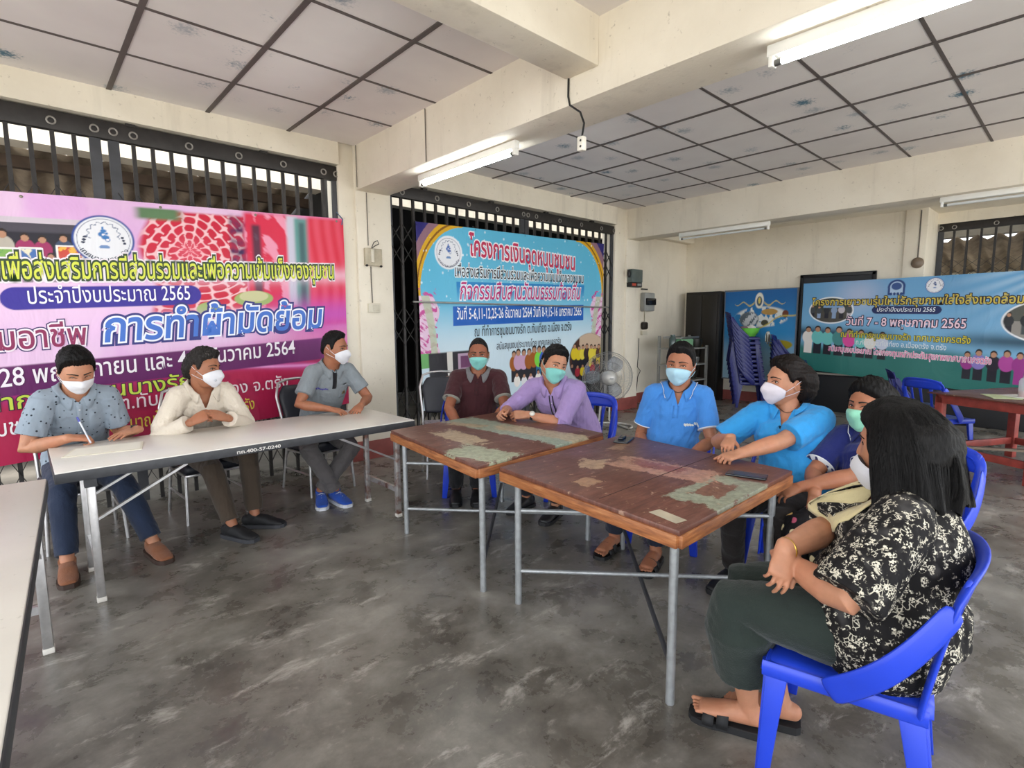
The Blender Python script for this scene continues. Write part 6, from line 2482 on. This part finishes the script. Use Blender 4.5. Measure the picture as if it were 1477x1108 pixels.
patch(c, 'pocket', rect_rows(-.145, -.055, -.25, -.135), c['S']['shirt'], .002, .0016)
logo(c, -.10, -.128, .035, .012, BLKC, 5, n=2)

# 4. man in the maroon polo
c = person(dict(head_scale=1.09, label='man in a maroon polo with grey collar and teal mask at the far brown table', seed=44,
    hip=(2.75, 3.46, .50), head=(2.765, 3.40, 1.13), yaw=-131, chest_yaw=-133, head_yaw=-134, head_pitch=-3, skin=SK3, scale=1.03, girth=1.14, shoulder=1.10, arm=1.08,
    wrist_R=(2.44, 3.24, .58), wrist_L=(2.60, 3.08, .60), hand_R=((-.4, -.7, -.2), (-.2, -.1, 1), 'relax'), hand_L=((-.7, -.4, -.2), (-.1, -.2, 1), 'relax'),
    pole_R=(-.6, .6, -.5), pole_L=(.6, -.6, -.5),
    ankle_R=(2.46, 3.33, .09), ankle_L=(2.58, 3.22, .09), toe_R=(-.6, -.75, 0), toe_L=(-.6, -.75, 0),
    shirt=fabric('maroon_polo', '3a181d'), sleeve=.72, trousers=fabric('black_trousers', '16161a'), shoe_mat=plain('black_shoe', '121215', .5),
    vneck=(.055, .026), collar=dict(height=.032, open=22, mat=fabric('grey_collar', '6c6a6c')), hair=dict(mat=hair_mat('cropped_hair', '1a1716', '4a4644'), top=.008, front=.004, side=.003, rough=.001, blend=.03),
    mask=('surgical', MTEAL), eye_open=.7))
for s in 'RL': cuff_trim(c, s, .715, .0732, fabric('grey_trim', '8c8a80') if s == 'R' else bpy.data.materials['grey_trim'], .006)
placket(c, -.17, -.06, .03, c['S']['shirt'], [-.08, -.13], BLKC)

# 5. man in the lilac shirt
c = person(dict(label='man in a lilac shirt leaning on the far brown table with fingers laced', seed=55,
    hip=(3.12, 2.66, .51), head=(2.80, 2.60, 1.085), yaw=197, chest_yaw=197, head_yaw=-108, head_pitch=-7, head_roll=-15, head_scale=1.13, skin=SK4, shoulder=1.10, girth=1.13, arm=1.12, belly=.03,
    wrist_R=(2.515, 2.80, .765), wrist_L=(2.60, 2.66, .745), hand_R=((-.75, -.30, -.05), (.15, .7, .6), 'clasp', (.5, 30)), hand_L=((-.72, .55, .02), (-.35, -.55, .8), 'clasp', (.5, 30)),
    pole_R=(.1, .9, -.6), pole_L=(.25, -.95, -.55),
    ankle_R=(2.72, 2.80, .09), ankle_L=(2.74, 2.52, .09), toe_R=(-1, -.1, 0), toe_L=(-1, -.3, 0),
    shirt=fabric('lilac_shirt', '9a83b4', var=.06), sleeve=1.06, sleeve_flare=.012, shirt_off=.012, fold=.0048, trousers=fabric('dark_trousers', '1d1e26'), shoe_mat=plain('dark_shoe', '1b1a1c', .5),
    vneck=(.05, .030), collar=dict(height=.032, open=22), hair=dict(mat=HB, top=.022, front=.014, side=.010, line_z=[.072, .072, .064, .045, -.008, -.020, .018, .028, 0, -.045, -.06]), mask=('surgical', MTEAL)))
placket(c, -.30, -.05, .03, c['S']['shirt'], [-.10, -.18], WHT)
patch(c, 'pocket', rect_rows(-.135, -.045, -.235, -.125), c['S']['shirt'], .002, .0018)
mb = MB()
for u in (-.012, .012): mb.path([on_shirt(c, u * (1 + k * .2), -.05 - .06 * k, .007) for k in range(5)], .004, n=6)
c['put']('lanyard', mb.mesh(), BLKC)
wristband(c, 'L', .030, BLKC, plain('pale_dial', 'd9d6cc', .25), .020, .035, face_r=.019, dorsal=(-.3, -.75, .6))

# 6. man in the blue polo
PB = fabric('blue_polo', '3f7fc8')
c = person(dict(head_scale=1.09, label='man in a blue polo with white piping and a pale blue mask', seed=66,
    hip=(2.98, 1.76, .50), head=(2.985, 1.705, 1.125), yaw=202, chest_yaw=206, head_yaw=195, head_pitch=-2, head_roll=-3, skin=SK2, girth=1.0, shoulder=.98, belly=.02,
    wrist_R=(2.72, 1.80, .61), wrist_L=(2.76, 1.52, .62), hand_R=((-.8, -.35, -.1), (-.1, 0, 1), 'relax'), hand_L=((-.8, .3, -.1), (-.1, 0, 1), 'relax'),
    pole_R=(.2, .5, -1), pole_L=(.3, -.5, -1),
    ankle_R=(2.60, 1.90, .10), ankle_L=(2.60, 1.61, .10), toe_R=(-1, -.15, 0), toe_L=(-.95, -.25, 0), toes=True, shoes='sandal', sole=.026,
    shirt=PB, sleeve=.74, trousers=fabric('dark_navy_trousers', '1c2130'), shoe_mat=plain('black_rubber', '161617', .6),
    vneck=(.10, .034), collar=dict(height=.032, open=26, stripe=WHT), hair=dict(mat=HB, top=.020, front=.012, side=.007, line_z=[.070, .072, .064, .042, .0, -.014, .020, .030, 0, -.045, -.06]), mask=('surgical', MBLUE), eye_open=.6))
for s in 'RL': cuff_trim(c, s, .735, .0680, WHT, .005)
placket(c, -.175, -.10, .030, PB, [-.12, -.155], PB)
logo(c, -.100, -.215, .085, .026, ink('cfd3d0'), 8, n=6)
cord(c, BLKC, .12, .062)

# 7. woman in the light blue polo
PB2 = fabric('light_blue_polo', '2f8fd0')
c = person(dict(head_scale=1.09, label='woman in a light blue polo with white folded mask, forearms on the nearest brown table', seed=77, female=True,
    hip=(2.98, 1.00, .50), head=(3.03, 1.105, 1.06), yaw=186, chest_yaw=190, head_yaw=143, head_pitch=3, head_roll=0, skin=SK4, girth=1.22, shoulder=1.10, arm=1.16, belly=.03, bust=.03, scale=.98,
    wrist_R=(2.70, 1.245, .785), wrist_L=(2.585, 1.15, .738), hand_R=((-.88, -.25, -.28), (-.25, .1, .9), 'relax'), hand_L=((-.92, .30, -.10), (0, -.25, 1), 'curl'),
    pole_R=(.1, .9, -.7), pole_L=(.35, -.95, -.45),
    ankle_R=(2.70, 1.20, .09), ankle_L=(2.70, .98, .09), toe_R=(-1, .1, 0), toe_L=(-1, 0, 0),
    shirt=PB2, sleeve=.82, sleeve_flare=.016, trousers=fabric('brown_black_trousers', '231e1d'), shoe_mat=plain('black_slipper', '141416', .6),
    vneck=(.10, .040), collar=dict(height=.030, open=30), hair=dict(mat=HBR, top=.026, front=.004, side=.016, back=.040, rough=.006, nscale=45, line_z=[.078, .072, .055, .040, .012, .0, .014, .010, -.050, -.075, -.085]), mask=('kn95', fabric('pinkish_mask', 'd4cdd6', weave=500))))
placket(c, -.175, -.10, .030, PB2, [-.12, -.155], PB2)
cord(c, plain('brown_cord', '4a2c1c', .6), .12, .058)

# 8. woman in navy
NAVY = fabric('navy_polo', '17205e')
SKIRT = NT('black_petal_print', .8, 0, .25)
_v = SKIRT.coord()
_d = SKIRT.voro(_v, 19, 'F1', .7)
_c = SKIRT.voro(_v, 19, 'F1', .7, 'Color')
_s = SKIRT.N('ShaderNodeSeparateColor')
SKIRT.L(_c, _s.inputs[0])
_pc = SKIRT.ramp(_s.outputs[0], [(.2, srgb('e3d3a8')), (.45, srgb('d99aa8')), (.65, srgb('c9607c')), (.85, srgb('e0b46a'))], 'CONSTANT')
SKIRT.color(SKIRT.mix(SKIRT.ramp(_d, [(.34, (1, 1, 1, 1)), (.38, (0, 0, 0, 1))]), srgb('131114'), _pc))
SKIRT = SKIRT.m
c = person(dict(head_scale=1.09, label='woman in navy with a green mask, arms crossed in her lap', seed=88, female=True,
    hip=(2.90, .62, .50), head=(3.05, .715, .972), yaw=160, chest_yaw=165, head_yaw=158, head_pitch=0, skin=SK2, girth=1.15, arm=1.10, scale=.96, belly=.02, bust=.02,
    wrist_R=(2.64, .81, .60), wrist_L=(2.66, .88, .615), hand_R=((-.25, -.15, -.95), (-.75, -.3, .3), 'relax'), hand_L=((-.55, .65, -.35), (-.3, -.3, .9), 'relax'),
    pole_R=(.2, .8, -.6), pole_L=(.1, -.9, -.5),
    ankle_R=(2.48, .84, .09), ankle_L=(2.44, .70, .09), knee_R=(-.5, .3, 1), knee_L=(-.5, .3, 1), toe_R=(-1, .3, 0), toe_L=(-1, .3, 0),
    shirt=NAVY, sleeve=.80, sleeve_flare=.014, trousers=SKIRT, leg_frac=.55, leg_width=1.2, bottom_name='skirt_trousers', shoe_mat=plain('black_sandal_leather', '141316', .6),
    vneck=(.06, .03), collar=dict(height=.030, open=24, stripe=WHT), hair=dict(mat=HB, top=.024, front=.006, side=.016, back=.03, rough=.004, line_z=[.070, .062, .045, .030, -.02, -.05, -.06, -.06, -.07, -.08, -.085]), mask=('surgical', MGREEN)))
for s in 'RL': cuff_trim(c, s, .795, .0738, WHT, .004)
for k in range(3):
    mb = MB()
    q = c['hands']['R'][k].lerp(c['wr']['R'], .38)
    mb.ell(q, (.011, .011, .006), nu=14, nv=6)
    c['put']('ring', mb.mesh(), GOLD)

# 9. woman in the floral blouse
FLO = floral('black_floral_print')
LACE = fabric('cream_lace_trim', 'c9bb90', weave=120)
c = person(dict(head_scale=1.09, label='woman in a black floral blouse and dark green trousers, nearest the camera', seed=99, female=True,
    hip=(1.86, .36, .47), head=(1.945, .375, 1.015), yaw=104, chest_yaw=103, head_yaw=80, head_pitch=-6, head_roll=0, skin=SK4, girth=1.28, shoulder=1.20, arm=1.22, belly=.075, bust=.055, scale=.97, leg=1.24,
    wrist_R=(1.645, .575, .715), wrist_L=(1.70, .60, .66), hand_R=((-.55, -.05, -.80), (-.60, -.62, .45), 'relax'), hand_L=((.70, .30, -.1), (.1, .2, 1), 'relax'),
    pole_R=(.9, .2, -.3), pole_L=(-.85, -.35, -.55),
    ankle_R=(1.835, .635, .105), ankle_L=(1.725, .695, .105), toe_R=(-.35, .95, 0), toe_L=(-.35, .95, 0), foot=.96, knee_R=(.05, .6, 1), knee_L=(-.35, .6, 1), toes=True, shoes='sandal', sole=.030,
    shirt=FLO, top_name='blouse', sleeve=.98, sleeve_flare=.026, shirt_off=.014, hem=.012, hem_flare=.02, fold=.0055, trousers=fabric('dark_green_trousers', '222b27'), leg_frac=.66, leg_width=1.45, shoe_mat=plain('black_foam_sandal', '151517', .7),
    vneck=(.10, .060), voxel=.0036, lips=None, mask=('kn95', MWHITE), mask_drop=-.035,
    hair=dict(mat=HB, top=.020, front=.010, side=.026, back=.028, rough=.004, nscale=40, line_z=[.070, .062, .045, .030, -.02, -.05, -.06, -.06, -.07, -.08, -.085],
              bob=dict(rows=[(.142, .030, .045, .020, 20), (.130, .058, .072, .045, 34), (.108, .083, .098, .066, 46), (.075, .106, .122, .082, 58), (.03, .124, .140, .088, 64), (-.03, .138, .152, .086, 71), (-.10, .152, .158, .080, 74), (-.165, .162, .164, .075, 76)], strands=1500, thick=.025, rise=.0))))
# cream lace around the neckline, gold bracelet, eyeglass cord
rows = []
nb, cr, cf, cu, inv = c['nb'], c['cr'], c['cf'], c['cu'], c['inv']
for k in range(4):
    r = []
    for a in np.linspace(radians(-150), radians(150), 41):
        fr = max(0, cos(a))
        rad = .070 + .016 * k
        p = nb + cr * (rad * 1.05 * sin(a)) + cf * (rad * cos(a) + .01) - cu * (.012 + .09 * fr ** 2 + .012 * k)
        q = on_shirt(c, (p - nb).dot(cr), (p - nb).dot(cu), .005)
        if fr > .2 and (q - nb).dot(cf) > .02: p = q
        else:
            h = c['bvh'].find_nearest(inv @ (p + cu * .03))
            if h[0] is not None: p = inv.inverted() @ (h[0] + h[1] * .006)
        r.append(p)
    rows.append(r)
mb = MB()
mb.grid(rows)
c['put']('lace_collar', evaluated_mesh(mb.mesh(), [('SOLIDIFY', dict(thickness=.003, offset=0))]), LACE, c['shirt'])
wristband(c, 'R', .0305, GOLD, None, .004, .012, name='bracelet')
cord(c, BLKC, .14, .070, r=.0035)
